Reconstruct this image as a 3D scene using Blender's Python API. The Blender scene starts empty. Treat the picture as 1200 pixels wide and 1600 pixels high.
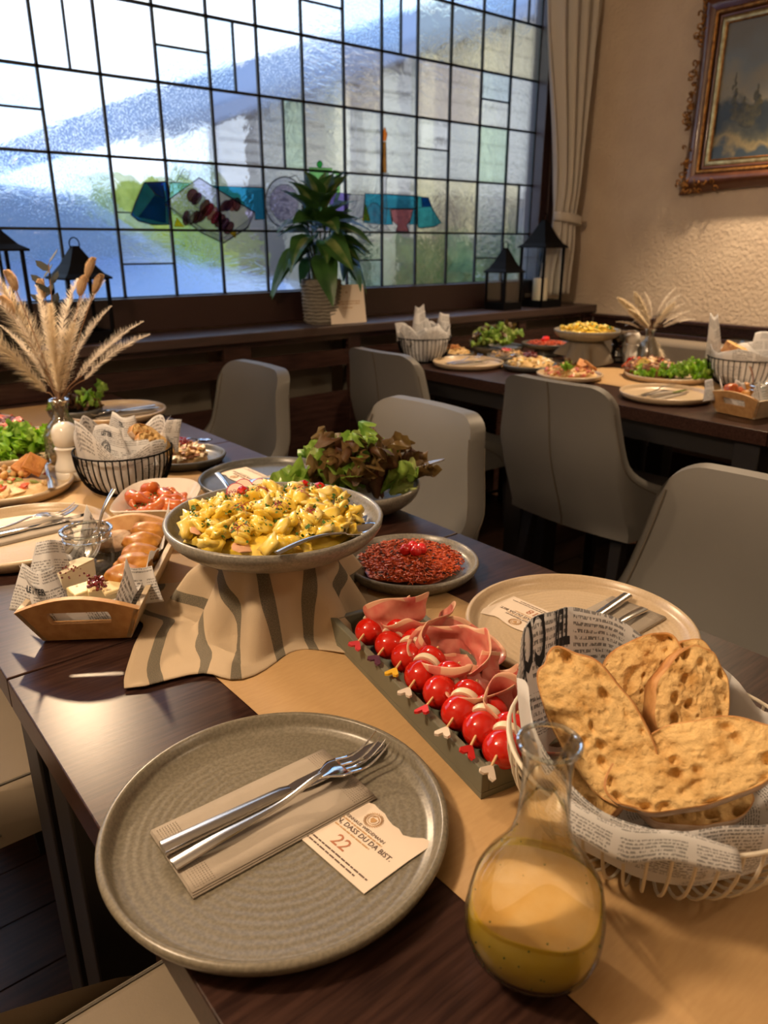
import bpy, bmesh, math, random
from mathutils import Vector, Matrix, noise, Euler
random.seed(7)
PI = math.pi
sc = bpy.context.scene
C = sc.collection
# ------------------------------------------------------------------ camera
PITCH = math.radians(19.85); YAW = math.radians(39.3); FPX = 1163.0; CH = 1.2
cam_d = bpy.data.cameras.new('camera'); cam = bpy.data.objects.new('camera', cam_d); C.objects.link(cam)
cam.location = (0, 0, CH); cam.rotation_euler = (PI / 2 - PITCH, 0, -YAW)
cam_d.sensor_fit = 'VERTICAL'; cam_d.sensor_height = 24; cam_d.lens = 24 * FPX / 1600
cam_d.clip_start = .02; cam_d.clip_end = 200
cam_d.dof.use_dof = True; cam_d.dof.focus_distance = .78; cam_d.dof.aperture_fstop = 5.5
sc.camera = cam
# ------------------------------------------------------------------ world: sky with the low sun beyond the window
w = bpy.data.worlds.new('World'); sc.world = w; w.use_nodes = True
wn = w.node_tree.nodes; wl = w.node_tree.links
tcw = wn.new('ShaderNodeTexCoord'); spw = wn.new('ShaderNodeSeparateXYZ'); wl.new(tcw.outputs['Generated'], spw.inputs[0])
rw = wn.new('ShaderNodeValToRGB'); wl.new(spw.outputs['Z'], rw.inputs[0]); el = rw.color_ramp.elements
el[0].position = 0; el[0].color = (.80, .88, 1, 1); el[1].position = .75; el[1].color = (.22, .42, .85, 1); e3 = el.new(.22); e3.color = (.50, .72, 1, 1)
nw = wn.new('ShaderNodeTexNoise'); nw.inputs['Scale'].default_value = 2.2; nw.inputs['Detail'].default_value = 5; wl.new(tcw.outputs['Generated'], nw.inputs['Vector'])
cr = wn.new('ShaderNodeMapRange'); cr.inputs['From Min'].default_value = .46; cr.inputs['From Max'].default_value = .66; wl.new(nw.outputs['Fac'], cr.inputs[0])
mw = wn.new('ShaderNodeMix'); mw.data_type = 'RGBA'; mw.inputs['B'].default_value = (1, .98, .94, 1); wl.new(cr.outputs[0], mw.inputs['Factor']); wl.new(rw.outputs[0], mw.inputs['A'])
wl.new(mw.outputs['Result'], wn['Background'].inputs['Color']); wn['Background'].inputs['Strength'].default_value = 2.4
# ------------------------------------------------------------------ lights and exposure
WARM = (1, .70, .42)
def lamp(name, kind, loc, power, color=WARM, size=.05, rot=None, spot=None, size_y=None, blend=.5):
    d = bpy.data.lights.new(name, kind); d.energy = power; d.color = color
    if kind == 'AREA':
        d.size = size
        if size_y: d.shape = 'RECTANGLE'; d.size_y = size_y
    else: d.shadow_soft_size = size
    if spot: d.spot_size = math.radians(spot); d.spot_blend = blend
    o = bpy.data.objects.new(name, d); C.objects.link(o); o.location = loc
    if rot: o.rotation_euler = rot
    return o
portal = lamp('window_portal', 'AREA', (1.4, 2.78, 1.7), 1, (1, 1, 1), 3.6, (-PI / 2, 0, 0), None, 1.5)
portal.data.cycles.is_portal = True
LAMP1 = (.53, 2.14, 1.65)
lamp('pendant_bulb', 'SPOT', LAMP1, 72, WARM, .03, (Vector((.40, .80, .75)) - Vector(LAMP1)).to_track_quat('-Z', 'Y').to_euler(), 104, None, .55)
lamp('ceiling_spot_bulb', 'SPOT', (2.95, 1.42, 2.5), 200, (1, .72, .45), .05, (math.radians(-6), math.radians(10), 0), 95, None, .6)
lamp('fill_light', 'POINT', (1.3, -.9, 2.3), 20, (1, .74, .5), .12)  # unseen fill added to brighten the room from the camera side, no lamp fitting
lamp('ceiling_lamp_bulb_2', 'POINT', (-.5, .85, 2.1), 84, (1, .72, .46), .1)
vs = sc.view_settings
vs.view_transform = 'Standard'; vs.look = 'None'; vs.exposure = 0; vs.gamma = 1; vs.use_curve_mapping = False
cy = sc.cycles
cy.use_denoising = True; cy.max_bounces = 10; cy.transparent_max_bounces = 24; cy.transmission_bounces = 8
cy.glossy_bounces = 3; cy.diffuse_bounces = 3; cy.sample_clamp_indirect = 4; cy.caustics_refractive = False; cy.caustics_reflective = False

# ------------------------------------------------------------------ a photograph pixel as a point on a level, on the window plane or on the side wall
def ray(px, py):
    x = (px - 600) / FPX; y = (800 - py) / FPX
    f = math.cos(PITCH) + y * math.sin(PITCH); u = y * math.cos(PITCH) - math.sin(PITCH)
    fx, fy = math.sin(YAW), math.cos(YAW)
    return Vector((f * fx + x * fy, f * fy - x * fx, u))
def at(px, py, z=.75):
    d = ray(px, py); t = (z - CH) / d.z; return Vector((d.x * t, d.y * t, z))
def atY(px, py, Y):
    d = ray(px, py); t = Y / d.y; return Vector((d.x * t, Y, CH + d.z * t))

# ------------------------------------------------------------------ materials
def M(name, col, rough=.5, col2=None, scale=8, detail=4, metal=0, bump=0, bscale=None, spec=.5, stretch=(1, 1, 1), sss=0, lo=.35, hi=.65, coat=0, bstretch=None, kind='noise', bdist=.01, sheen=0):
    m = bpy.data.materials.new(name); m.use_nodes = True
    n = m.node_tree.nodes; l = m.node_tree.links; b = n['Principled BSDF']
    b.inputs['Base Color'].default_value = (*col, 1); b.inputs['Roughness'].default_value = rough
    b.inputs['Metallic'].default_value = metal; b.inputs['Specular IOR Level'].default_value = spec
    if coat: b.inputs['Coat Weight'].default_value = coat; b.inputs['Coat Roughness'].default_value = .08
    if sss: b.inputs['Subsurface Weight'].default_value = sss; b.inputs['Subsurface Scale'].default_value = .006; b.inputs['Subsurface Radius'].default_value = (1, .5, .3)
    if sheen: b.inputs['Sheen Weight'].default_value = sheen
    tc = n.new('ShaderNodeTexCoord')
    def tex(kind, sc_, st, det=detail):
        mp = n.new('ShaderNodeMapping'); mp.inputs['Scale'].default_value = st; l.new(tc.outputs['Object'], mp.inputs[0])
        if kind == 'voronoi':
            t = n.new('ShaderNodeTexVoronoi'); t.inputs['Scale'].default_value = sc_; l.new(mp.outputs[0], t.inputs['Vector']); return t.outputs['Distance']
        t = n.new('ShaderNodeTexNoise'); t.inputs['Scale'].default_value = sc_; t.inputs['Detail'].default_value = det
        l.new(mp.outputs[0], t.inputs['Vector']); return t.outputs['Fac']
    if col2:
        o = tex(kind, scale, stretch); r = n.new('ShaderNodeValToRGB')
        r.color_ramp.elements[0].position = lo; r.color_ramp.elements[0].color = (*col, 1)
        r.color_ramp.elements[1].position = hi; r.color_ramp.elements[1].color = (*col2, 1)
        l.new(o, r.inputs[0]); l.new(r.outputs[0], b.inputs['Base Color'])
    if bump:
        o = tex('noise', bscale or scale * 3, bstretch or stretch, 3); q = n.new('ShaderNodeBump')
        q.inputs['Strength'].default_value = bump; q.inputs['Distance'].default_value = bdist; l.new(o, q.inputs['Height']); l.new(q.outputs[0], b.inputs['Normal'])
    return m
def glassmat(name, tint=(1, 1, 1), refl=.12, rough=.02, bump=0, bscale=40, k=.75):
    m = bpy.data.materials.new(name); m.use_nodes = True; n = m.node_tree.nodes; l = m.node_tree.links
    n.remove(n['Principled BSDF']); out = n['Material Output']
    t = n.new('ShaderNodeBsdfTransparent'); t.inputs[0].default_value = (*tint, 1)
    g = n.new('ShaderNodeBsdfGlossy'); g.inputs['Roughness'].default_value = rough
    lw = n.new('ShaderNodeLayerWeight'); lw.inputs[0].default_value = .35
    mm = n.new('ShaderNodeMath'); mm.operation = 'MULTIPLY_ADD'; mm.inputs[1].default_value = k; mm.inputs[2].default_value = refl * .4; mm.use_clamp = True
    l.new(lw.outputs['Fresnel'], mm.inputs[0])
    mix = n.new('ShaderNodeMixShader'); l.new(mm.outputs[0], mix.inputs[0]); l.new(t.outputs[0], mix.inputs[1]); l.new(g.outputs[0], mix.inputs[2]); l.new(mix.outputs[0], out.inputs[0])
    if bump:
        x = n.new('ShaderNodeTexNoise'); x.inputs['Scale'].default_value = bscale; tc = n.new('ShaderNodeTexCoord'); l.new(tc.outputs['Object'], x.inputs[0])
        q = n.new('ShaderNodeBump'); q.inputs['Strength'].default_value = bump; q.inputs['Distance'].default_value = .01; l.new(x.outputs[0], q.inputs['Height']); l.new(q.outputs[0], g.inputs['Normal'])
    return m
def panemat(name, tint, scale, strength, rough, stretch=(1, 1, 1), mixv=.6, drops=0):
    """leaded rippled glass: part clear, part bent light"""
    m = bpy.data.materials.new(name); m.use_nodes = True; n = m.node_tree.nodes; l = m.node_tree.links
    n.remove(n['Principled BSDF']); out = n['Material Output']
    t = n.new('ShaderNodeBsdfTransparent'); t.inputs[0].default_value = (*tint, 1)
    g = n.new('ShaderNodeBsdfRefraction'); g.inputs['Color'].default_value = (*tint, 1); g.inputs['Roughness'].default_value = rough; g.inputs['IOR'].default_value = 1.12
    gl = n.new('ShaderNodeBsdfGlossy'); gl.inputs['Roughness'].default_value = .12
    tc = n.new('ShaderNodeTexCoord'); mp = n.new('ShaderNodeMapping'); mp.inputs['Scale'].default_value = stretch; l.new(tc.outputs['Object'], mp.inputs[0])
    x = n.new('ShaderNodeTexNoise'); x.inputs['Scale'].default_value = scale; x.inputs['Detail'].default_value = 3; x.inputs['Distortion'].default_value = .8; l.new(mp.outputs[0], x.inputs['Vector'])
    h = x.outputs['Fac']
    if drops:
        v = n.new('ShaderNodeTexVoronoi'); v.inputs['Scale'].default_value = drops; l.new(tc.outputs['Object'], v.inputs['Vector'])
        mr = n.new('ShaderNodeMapRange'); mr.inputs['From Min'].default_value = .0; mr.inputs['From Max'].default_value = .35; mr.inputs['To Min'].default_value = .35; mr.inputs['To Max'].default_value = 0
        l.new(v.outputs['Distance'], mr.inputs[0]); a = n.new('ShaderNodeMath'); a.operation = 'ADD'; l.new(h, a.inputs[0]); l.new(mr.outputs[0], a.inputs[1]); h = a.outputs[0]
    q = n.new('ShaderNodeBump'); q.inputs['Strength'].default_value = strength; q.inputs['Distance'].default_value = .02; l.new(h, q.inputs['Height'])
    l.new(q.outputs[0], g.inputs['Normal']); l.new(q.outputs[0], gl.inputs['Normal'])
    mx = n.new('ShaderNodeMixShader'); mx.inputs[0].default_value = mixv; l.new(t.outputs[0], mx.inputs[1]); l.new(g.outputs[0], mx.inputs[2])
    m2 = n.new('ShaderNodeMixShader'); m2.inputs[0].default_value = .06; l.new(mx.outputs[0], m2.inputs[1]); l.new(gl.outputs[0], m2.inputs[2]); l.new(m2.outputs[0], out.inputs[0])
    return m
def newsmat(name, base):
    m = bpy.data.materials.new(name); m.use_nodes = True; n = m.node_tree.nodes; l = m.node_tree.links; b = n['Principled BSDF']
    b.inputs['Roughness'].default_value = .75; uv = n.new('ShaderNodeUVMap')
    def mp(s, loc=(0, 0, 0)):
        k = n.new('ShaderNodeMapping'); k.inputs['Scale'].default_value = s; k.inputs['Location'].default_value = loc; l.new(uv.outputs[0], k.inputs[0]); return k.outputs[0]
    wv = n.new('ShaderNodeTexWave'); wv.wave_type = 'BANDS'; wv.bands_direction = 'Y'; wv.inputs['Scale'].default_value = 1; l.new(mp((1, 90, 1)), wv.inputs[0])
    nz = n.new('ShaderNodeTexNoise'); nz.inputs['Scale'].default_value = 1; nz.inputs['Detail'].default_value = 1; l.new(mp((700, 250, 1)), nz.inputs[0])
    bl = n.new('ShaderNodeTexBrick'); bl.inputs['Scale'].default_value = 1; bl.inputs['Color1'].default_value = (1, 1, 1, 1); bl.inputs['Color2'].default_value = (.0, .0, .0, 1); bl.inputs['Mortar'].default_value = (0, 0, 0, 1)
    bl.inputs['Brick Width'].default_value = .05; bl.inputs['Row Height'].default_value = .035; bl.inputs['Mortar Size'].default_value = .003; bl.offset = .37; l.new(mp((1, 1, 1)), bl.inputs[0])
    def math_(op, a, c, clamp=False):
        k = n.new('ShaderNodeMath'); k.operation = op; k.use_clamp = clamp
        for i, v in enumerate((a, c)):
            if isinstance(v, float): k.inputs[i].default_value = v
            else: l.new(v, k.inputs[i])
        return k.outputs[0]
    a = math_('GREATER_THAN', wv.outputs['Fac'], .45); c = math_('GREATER_THAN', nz.outputs['Fac'], .47)
    d = math_('MULTIPLY', math_('MULTIPLY', a, c), math_('GREATER_THAN', bl.outputs['Color'], .35))
    e = math_('MULTIPLY', d, .62)
    mx = n.new('ShaderNodeMix'); mx.data_type = 'RGBA'; mx.inputs['A'].default_value = (*base, 1); mx.inputs['B'].default_value = (.05, .06, .08, 1)
    l.new(e, mx.inputs['Factor']); l.new(mx.outputs['Result'], b.inputs['Base Color'])
    b.inputs['Subsurface Weight'].default_value = 0
    return m
def platemat(name, col, col2, ring=(.0), rimcol=None):
    m = M(name, col, .3, col2, 350, 2, lo=.38, hi=.62)
    n = m.node_tree.nodes; l = m.node_tree.links; b = n['Principled BSDF']
    tc = n.new('ShaderNodeTexCoord'); wv = n.new('ShaderNodeTexWave'); wv.wave_type = 'RINGS'; wv.rings_direction = 'Z'; wv.inputs['Scale'].default_value = 42; wv.inputs['Distortion'].default_value = 1.5
    l.new(tc.outputs['Object'], wv.inputs[0]); q = n.new('ShaderNodeBump'); q.inputs['Strength'].default_value = .16; q.inputs['Distance'].default_value = .001; l.new(wv.outputs['Fac'], q.inputs['Height']); l.new(q.outputs[0], b.inputs['Normal'])
    return m
def stripemat(name, base, stripe, width, period):
    m = M(name, base, .85); n = m.node_tree.nodes; l = m.node_tree.links; b = n['Principled BSDF']
    uv = n.new('ShaderNodeUVMap'); sp = n.new('ShaderNodeSeparateXYZ'); l.new(uv.outputs[0], sp.inputs[0])
    a = n.new('ShaderNodeMath'); a.operation = 'DIVIDE'; a.inputs[1].default_value = period; l.new(sp.outputs[0], a.inputs[0])
    f = n.new('ShaderNodeMath'); f.operation = 'FRACT'; l.new(a.outputs[0], f.inputs[0])
    g = n.new('ShaderNodeMath'); g.operation = 'LESS_THAN'; g.inputs[1].default_value = width; l.new(f.outputs[0], g.inputs[0])
    nz = n.new('ShaderNodeTexNoise'); nz.inputs['Scale'].default_value = 900; l.new(uv.outputs[0], nz.inputs[0])
    mu = n.new('ShaderNodeMath'); mu.operation = 'MULTIPLY'; l.new(g.outputs[0], mu.inputs[0]); 
    mr = n.new('ShaderNodeMapRange'); mr.inputs['From Min'].default_value = .3; mr.inputs['From Max'].default_value = .6; mr.inputs['To Min'].default_value = .65; l.new(nz.outputs['Fac'], mr.inputs[0]); l.new(mr.outputs[0], mu.inputs[1])
    mx = n.new('ShaderNodeMix'); mx.data_type = 'RGBA'; mx.inputs['A'].default_value = (*base, 1); mx.inputs['B'].default_value = (*stripe, 1)
    l.new(mu.outputs[0], mx.inputs['Factor']); l.new(mx.outputs['Result'], b.inputs['Base Color'])
    q = n.new('ShaderNodeBump'); q.inputs['Strength'].default_value = .5; q.inputs['Distance'].default_value = .0006; l.new(nz.outputs['Fac'], q.inputs['Height']); l.new(q.outputs[0], b.inputs['Normal'])
    return m

mt = dict(
 table=M('dark_wood_laminate', (.020, .009, .0075), .3, (.050, .024, .018), 14, 5, spec=.2, stretch=(1, 14, 14), bump=.03, bscale=60, bdist=.002, bstretch=(.6, 14, 14)),
 table_edge=M('table_edge', (.05, .024, .018), .3),
 sill=M('sill_wood', (.026, .012, .010), .45, (.044, .021, .017), 10, 4, stretch=(1, 8, 8), spec=.9),
 cabinet=M('cabinet_wood', (.026, .012, .010), .26, (.044, .021, .017), 10, 4, stretch=(1, 8, 8)),
 frame=M('window_frame_wood', (.030, .014, .013), .4),
 floor=M('floor_wood', (.032, .016, .010), .35, (.062, .03, .018), 6, 5, stretch=(1.2, 16, 16), bump=.05, bscale=50),
 wall=M('rough_plaster', (.60, .49, .38), .9, (.66, .55, .43), 6, 3, bump=.5, bscale=62, bdist=.010),
 ceiling=M('ceiling_paint', (.6, .55, .48), .9),
 black=M('black_metal', (.004, .004, .005), .6, spec=.08),
 blackwood=M('black_leg', (.010, .008, .008), .5),
 leather=M('taupe_leatherette', (.128, .124, .115), .42, (.142, .137, .128), 5, bump=.06, bscale=420, bdist=.002),
 stitch=M('seam_thread', (.10, .085, .065), .7),
 leather_lit=M('lamplit_leatherette', (.27, .22, .16), .42, (.30, .245, .18), 5, bump=.06, bscale=420, bdist=.002),  # the taupe leather made paler: strong lamplight on the left chairs put into colour
 bench=M('bench_upholstery', (.24, .2, .155), .6, bump=.1, bscale=300),
 curtain=M('curtain_fabric', (.80, .77, .72), .85, bump=.1, bscale=500, bdist=.002),
 steel=M('steel', (.55, .53, .50), .2, metal=1),
 chrome=M('chrome', (.8, .8, .8), .08, metal=1),
 greyplate=platemat('grey_stoneware', (.150, .134, .100), (.205, .184, .14)),
 beigeplate=platemat('beige_stoneware', (.52, .405, .27), (.56, .44, .30)),
 darkplate=M('dark_stoneware', (.075, .075, .07), .3, (.1, .1, .095), 200),
 bowlware=M('grey_speckled_stoneware', (.17, .16, .14), .3, (.26, .245, .21), 320, 3, bump=.05, bscale=60),
 porcelain=M('white_porcelain', (.80, .77, .71), .15),
 napkin=M('napkin_paper', (.36, .315, .26), .9, (.39, .34, .285), 30, bump=.15, bscale=400, bdist=.001),
 napkin_dot=M('napkin_emboss', (.30, .26, .215), .9),
 card=M('card_paper', (.76, .66, .56), .75),
 ink=M('printing_ink', (.10, .06, .045), .7), ink_tan=M('tan_ink', (.50, .30, .13), .7), ink_red=M('reddish_ink', (.42, .16, .08), .7), ink_grey=M('grey_news_ink', (.06, .07, .09), .7),
 kraft=M('kraft_paper', (.46, .29, .13), .6, (.49, .315, .145), 60, bump=.12, bscale=90, bdist=.001, stretch=(1, 5, 1)),
 news=newsmat('newsprint', (.84, .84, .85)),
 wire_white=M('cream_wire', (.74, .68, .56), .35),
 traygreen=M('olive_grey_paint', (.15, .15, .11), .5, (.17, .17, .125), 30),
 oak=M('light_wood', (.50, .27, .105), .5, (.60, .35, .15), 9, 5, stretch=(1, 10, 10), bump=.06, bscale=60),
 oak_end=M('light_wood_side', (.50, .40, .27), .5, (.6, .48, .33), 9, 5, stretch=(10, 1, 10)),
 cloth=stripemat('striped_linen', (.46, .36, .245), (.10, .09, .065), .26, .058),
 clothplain=M('grey_linen', (.20, .175, .14), .9, bump=.2, bscale=300),
 tomato=M('tomato_skin', (.50, .008, .004), .12, (.60, .02, .006), 12, coat=.3, sss=.05),
 tomato_in=M('tomato_flesh', (.55, .07, .02), .2, (.7, .15, .04), 140),
 mozzarella=M('mozzarella', (.80, .70, .52), .4, sss=.2),
 pick=M('pick_wood', (.68, .45, .22), .6),
 hearts=[M('white_heart', (.76, .66, .56), .5), M('red_heart', (.62, .02, .02), .45), M('yellow_heart', (.80, .48, .03), .45), M('purple_heart', (.10, .03, .07), .45), M('pink_heart', (.62, .05, .07), .45)],
 ham=M('ham', (.58, .12, .10), .35, (.70, .28, .21), 45, 3, sss=.15, coat=.2),
 hamfat=M('ham_fat', (.72, .42, .28), .35),
 crumb=M('bread_crumb', (.52, .29, .085), .9, (.80, .55, .24), 55, 5, bump=.8, bscale=170, bdist=.004, lo=.33, hi=.55),
 crust=M('bread_crust', (.42, .17, .045), .6, (.66, .36, .13), 50, 4, bump=.5, bscale=120, bdist=.003),
 crust_flour=M('floured_crust', (.52, .34, .22), .8, (.70, .54, .40), 90, 4, bump=.4, bscale=160, bdist=.003),
 dressing=M('yellow_dressing', (.84, .58, .05), .25, (.90, .68, .12), 25, 3, coat=.6),
 dressing_top=M('dressing_surface', (.84, .53, .22), .25, (.88, .60, .30), 60),
 herb=M('parsley', (.03, .10, .012), .6, (.06, .17, .02), 80),
 potato=M('yellow_noodle', (.80, .55, .04), .32, (.88, .68, .14), 40, 3, sss=.12, coat=.35),
 potato2=M('golden_noodle', (.84, .60, .07), .3, (.9, .74, .26), 60, 3, sss=.1, coat=.35),
 radish=M('radish_skin', (.52, .03, .07), .3), radish_in=M('radish_flesh', (.80, .68, .6), .3),
 thread=M('beet_threads', (.34, .02, .05), .4),
 carrot=M('carrot_shreds', (.52, .06, .008), .4, (.62, .10, .012), 90, 3, coat=.3),
 carrot_dark=M('dark_seeds', (.03, .008, .015), .5),
 berry=M('red_berry', (.68, .01, .015), .08, (.8, .03, .03), 60, coat=.8, sss=.1),
 lettuce=[M('lettuce_green', (.12, .28, .03), .38, (.32, .50, .09), 22, 4), M('lettuce_light', (.32, .46, .10), .38, (.56, .64, .26), 18, 4), M('lettuce_red', (.09, .025, .02), .36, (.18, .12, .04), 16, 4), M('lettuce_frill', (.16, .40, .015), .4, (.34, .60, .045), 30, 4)],
 plant=[M('plant_leaf', (.035, .11, .03), .3, (.07, .19, .045), 14, 4), M('plant_leaf_pale', (.10, .21, .05), .32, (.30, .38, .14), 22, 4)],
 plantstem=M('plant_stem', (.06, .10, .03), .5),
 shrimp=M('fried_shrimp', (.42, .07, .012), .3, (.62, .17, .035), 60, 4, coat=.4),
 dough=M('fried_dough', (.34, .12, .012), .45, (.58, .27, .045), 50, 5, bump=.3, bscale=70, coat=.12, bdist=.004),
 cheese=M('pale_cheese', (.74, .60, .32), .45, (.80, .67, .40), 30, sss=.15),
 camembert=M('white_cheese', (.78, .70, .55), .6, (.8, .74, .6), 40, sss=.1),
 rind=M('cheese_rind', (.72, .62, .45), .7),
 cran=M('dark_cranberry', (.10, .008, .012), .25, (.2, .02, .02), 60, coat=.5),
 meat=M('browned_meat', (.16, .055, .02), .4, (.34, .15, .06), 50, 4, bump=.5, bscale=80),
 chicken=M('grilled_cheese', (.50, .26, .09), .4, (.74, .55, .3), 45, 4, bump=.5, bscale=90, bdist=.004),
 purple=M('purple_cabbage', (.10, .03, .05), .45, (.22, .10, .10), 50, 4),
 chick=M('chickpea', (.62, .36, .12), .4), couscous=M('couscous', (.60, .36, .12), .6, (.76, .56, .26), 160, 3, bump=1, bscale=220, bdist=.004),
 hummus=M('hummus', (.66, .44, .2), .5, (.74, .52, .27), 30, bump=.4, bscale=60), crouton=M('crouton', (.46, .17, .04), .6, (.6, .27, .07), 60, bump=.4, bscale=90),
 lemon=M('lemon_peel', (.82, .58, .04), .35), lemon_in=M('lemon_flesh', (.84, .68, .2), .3),
 mushroom=M('mushrooms', (.09, .055, .03), .4, (.26, .18, .10), 60, 4),
 pampas=M('pampas_plume', (.84, .75, .60), .9), pampas2=M('feather_grass', (.88, .82, .74), .85), bunny=M('bunny_tail', (.62, .45, .28), .95), stalk=M('dry_stalk', (.24, .14, .08), .8), darkleaf=M('dark_dried_leaf', (.012, .016, .012), .6),
 glass=glassmat('clear_glass', (.97, .985, .975), .12), glass2=glassmat('vase_glass', (.90, .95, .95), .3, .05, .4, 60),
 lantern_glass=glassmat('lantern_glass', (.98, .99, .99), .0, k=.12),
 candle=M('candle_wax', (.80, .74, .60), .45, sss=.3),
 pot=M('woven_grey', (.17, .155, .13), .7, (.26, .24, .2), 40, bump=.6, bscale=60, stretch=(1, 1, 6)),
 gold=M('gilt', (.42, .20, .05), .35, (.2, .085, .025), 60, 4, metal=.75, bump=.4, bscale=120), walnut=M('frame_brown', (.085, .028, .012), .35, (.12, .045, .02), 20, coat=.3), gold2=M('pale_gilt', (.50, .40, .18), .35, (.3, .2, .08), 40, metal=.7), 
 lead=M('lead_came', (.012, .014, .013), .5, metal=.3),
 pearl=M('black_pepper_mill', (.01, .01, .01), .1, coat=1),
)
def translucent(m, amt=.45):
    n = m.node_tree.nodes; l = m.node_tree.links; b = n['Principled BSDF']; t = n.new('ShaderNodeBsdfTranslucent'); mx = n.new('ShaderNodeMixShader'); mx.inputs[0].default_value = amt
    s_ = b.inputs['Base Color']
    if s_.links: l.new(s_.links[0].from_socket, t.inputs[0])
    else: t.inputs[0].default_value = s_.default_value
    l.new(b.outputs[0], mx.inputs[1]); l.new(t.outputs[0], mx.inputs[2]); l.new(mx.outputs[0], n['Material Output'].inputs[0])
for m_ in [mt['pampas'], mt['pampas2'], mt['bunny'], mt['news'], mt['curtain']] + mt['lettuce'] + mt['plant']: translucent(m_, .4)
# ------------------------------------------------------------------ mesh helpers
class G:
    def __init__(s): s.v = []; s.f = []; s.m = []; s.uv = None
    def add(s, vs_, fs, m=0):
        o = len(s.v); s.v += [tuple(v) for v in vs_]; s.f += [tuple(i + o for i in f) for f in fs]; s.m += [m] * len(fs); return s
    def box(s, x0, x1, y0, y1, z0, z1, m=0, mat=None):
        vs_ = [Vector((x, y, z)) for x in (x0, x1) for y in (y0, y1) for z in (z0, z1)]
        if mat: vs_ = [mat @ v for v in vs_]
        return s.add(vs_, [(0, 1, 3, 2), (4, 6, 7, 5), (0, 4, 5, 1), (2, 3, 7, 6), (0, 2, 6, 4), (1, 5, 7, 3)], m)
    def lathe(s, prof, n=32, c=(0, 0, 0), m=0, close=False, sx=1, sy=1):
        vs_ = []; fs = []; k = len(prof)
        for i in range(n):
            a = 2 * PI * i / n
            for r, z in prof: vs_.append((c[0] + r * sx * math.cos(a), c[1] + r * sy * math.sin(a), c[2] + z))
        for i in range(n):
            j = (i + 1) % n
            for p in range(k if close else k - 1):
                q = (p + 1) % k; fs.append((i * k + p, j * k + p, j * k + q, i * k + q))
        return s.add(vs_, fs, m)
    def tube(s, pts, r, n=6, m=0, closed=False, caps=True):
        pts = [Vector(p) for p in pts]; k = len(pts); rs = r if isinstance(r, (list, tuple)) else [r] * k
        vs_ = []; fs = []; up = None
        for i, p in enumerate(pts):
            if closed: t = pts[(i + 1) % k] - pts[i - 1]
            else: t = pts[min(i + 1, k - 1)] - pts[max(i - 1, 0)]
            if t.length < 1e-9: t = Vector((0, 0, 1))
            t.normalize()
            if up is None: up = Vector((0, 0, 1)) if abs(t.z) < .9 else Vector((1, 0, 0))
            a = t.cross(up)
            if a.length < 1e-4: a = t.orthogonal()
            a.normalize(); b = a.cross(t); up = b
            for j in range(n):
                q = 2 * PI * j / n; vs_.append(p + (a * math.cos(q) + b * math.sin(q)) * rs[i])
        for i in range(k if closed else k - 1):
            i2 = (i + 1) % k
            for j in range(n): fs.append((i * n + j, i * n + (j + 1) % n, i2 * n + (j + 1) % n, i2 * n + j))
        if caps and not closed: fs.append(tuple(range(n - 1, -1, -1))); fs.append(tuple((k - 1) * n + j for j in range(n)))
        return s.add(vs_, fs, m)
    def grid(s, fn, nu, nv, m=0, wrap=False, uvscale=None):
        vs_ = [fn(i / nu, j / nv) for i in range(nu + (0 if wrap else 1)) for j in range(nv + 1)]
        fs = []; 
        for i in range(nu):
            i2 = (i + 1) % nu if wrap else i + 1
            for j in range(nv): fs.append((i * (nv + 1) + j, i2 * (nv + 1) + j, i2 * (nv + 1) + j + 1, i * (nv + 1) + j + 1))
        if uvscale:
            s.uv = [(i / nu * uvscale[0], j / nv * uvscale[1]) for i in range(nu + (0 if wrap else 1)) for j in range(nv + 1)]
        return s.add(vs_, fs, m)
    def prism(s, poly, z0, z1, m=0, fn=None):
        k = len(poly); f = fn or (lambda x, y, z: (x, y, z))
        vs_ = [f(x, y, z0) for x, y in poly] + [f(x, y, z1) for x, y in poly]
        return s.add(vs_, [tuple(range(k - 1, -1, -1)), tuple(range(k, 2 * k))] + [(i, (i + 1) % k, k + (i + 1) % k, k + i) for i in range(k)], m)
    def blob(s, c, r, seed=0, amp=.15, fr=2, sub=2, m=0, mat=None):
        bm = bmesh.new(); bmesh.ops.create_icosphere(bm, subdivisions=sub, radius=1); vs_ = []
        r = r if isinstance(r, (tuple, list)) else (r, r, r)
        for v in bm.verts:
            q = v.co.normalized(); d = 1 + amp * noise.noise(q * fr + Vector((seed * 3.1, seed * 1.7, seed))) * 2
            p = Vector((q.x * r[0] * d, q.y * r[1] * d, q.z * r[2] * d))
            if mat: p = mat @ p
            vs_.append(p + Vector(c))
        bm.verts.ensure_lookup_table(); fs = [tuple(v.index for v in f.verts) for f in bm.faces]; bm.free(); return s.add(vs_, fs, m)
    def mesh(s, name):
        me = bpy.data.meshes.new(name); me.from_pydata(s.v, [], s.f); return me
    def build(s, name, mats, parent=None, smooth=True, bevel=0, sub=0, solid=0, angle=40, kind=None, loc=None, rot=None, solid_off=0):
        me = s.mesh(name); mats = mats if isinstance(mats, (list, tuple)) else [mats]
        for m in mats: me.materials.append(m)
        if len(mats) > 1:
            for p, k in zip(me.polygons, s.m): p.material_index = k
        if s.uv:
            ul = me.uv_layers.new(name='UVMap')
            for lp in me.loops:
                if lp.vertex_index < len(s.uv): ul.data[lp.index].uv = s.uv[lp.vertex_index]
        if smooth:
            me.polygons.foreach_set('use_smooth', [True] * len(me.polygons)); me.set_sharp_from_angle(angle=math.radians(angle))
        me.update(); return link(name, me, parent, bevel, sub, solid, kind, loc, rot, solid_off)
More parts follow.
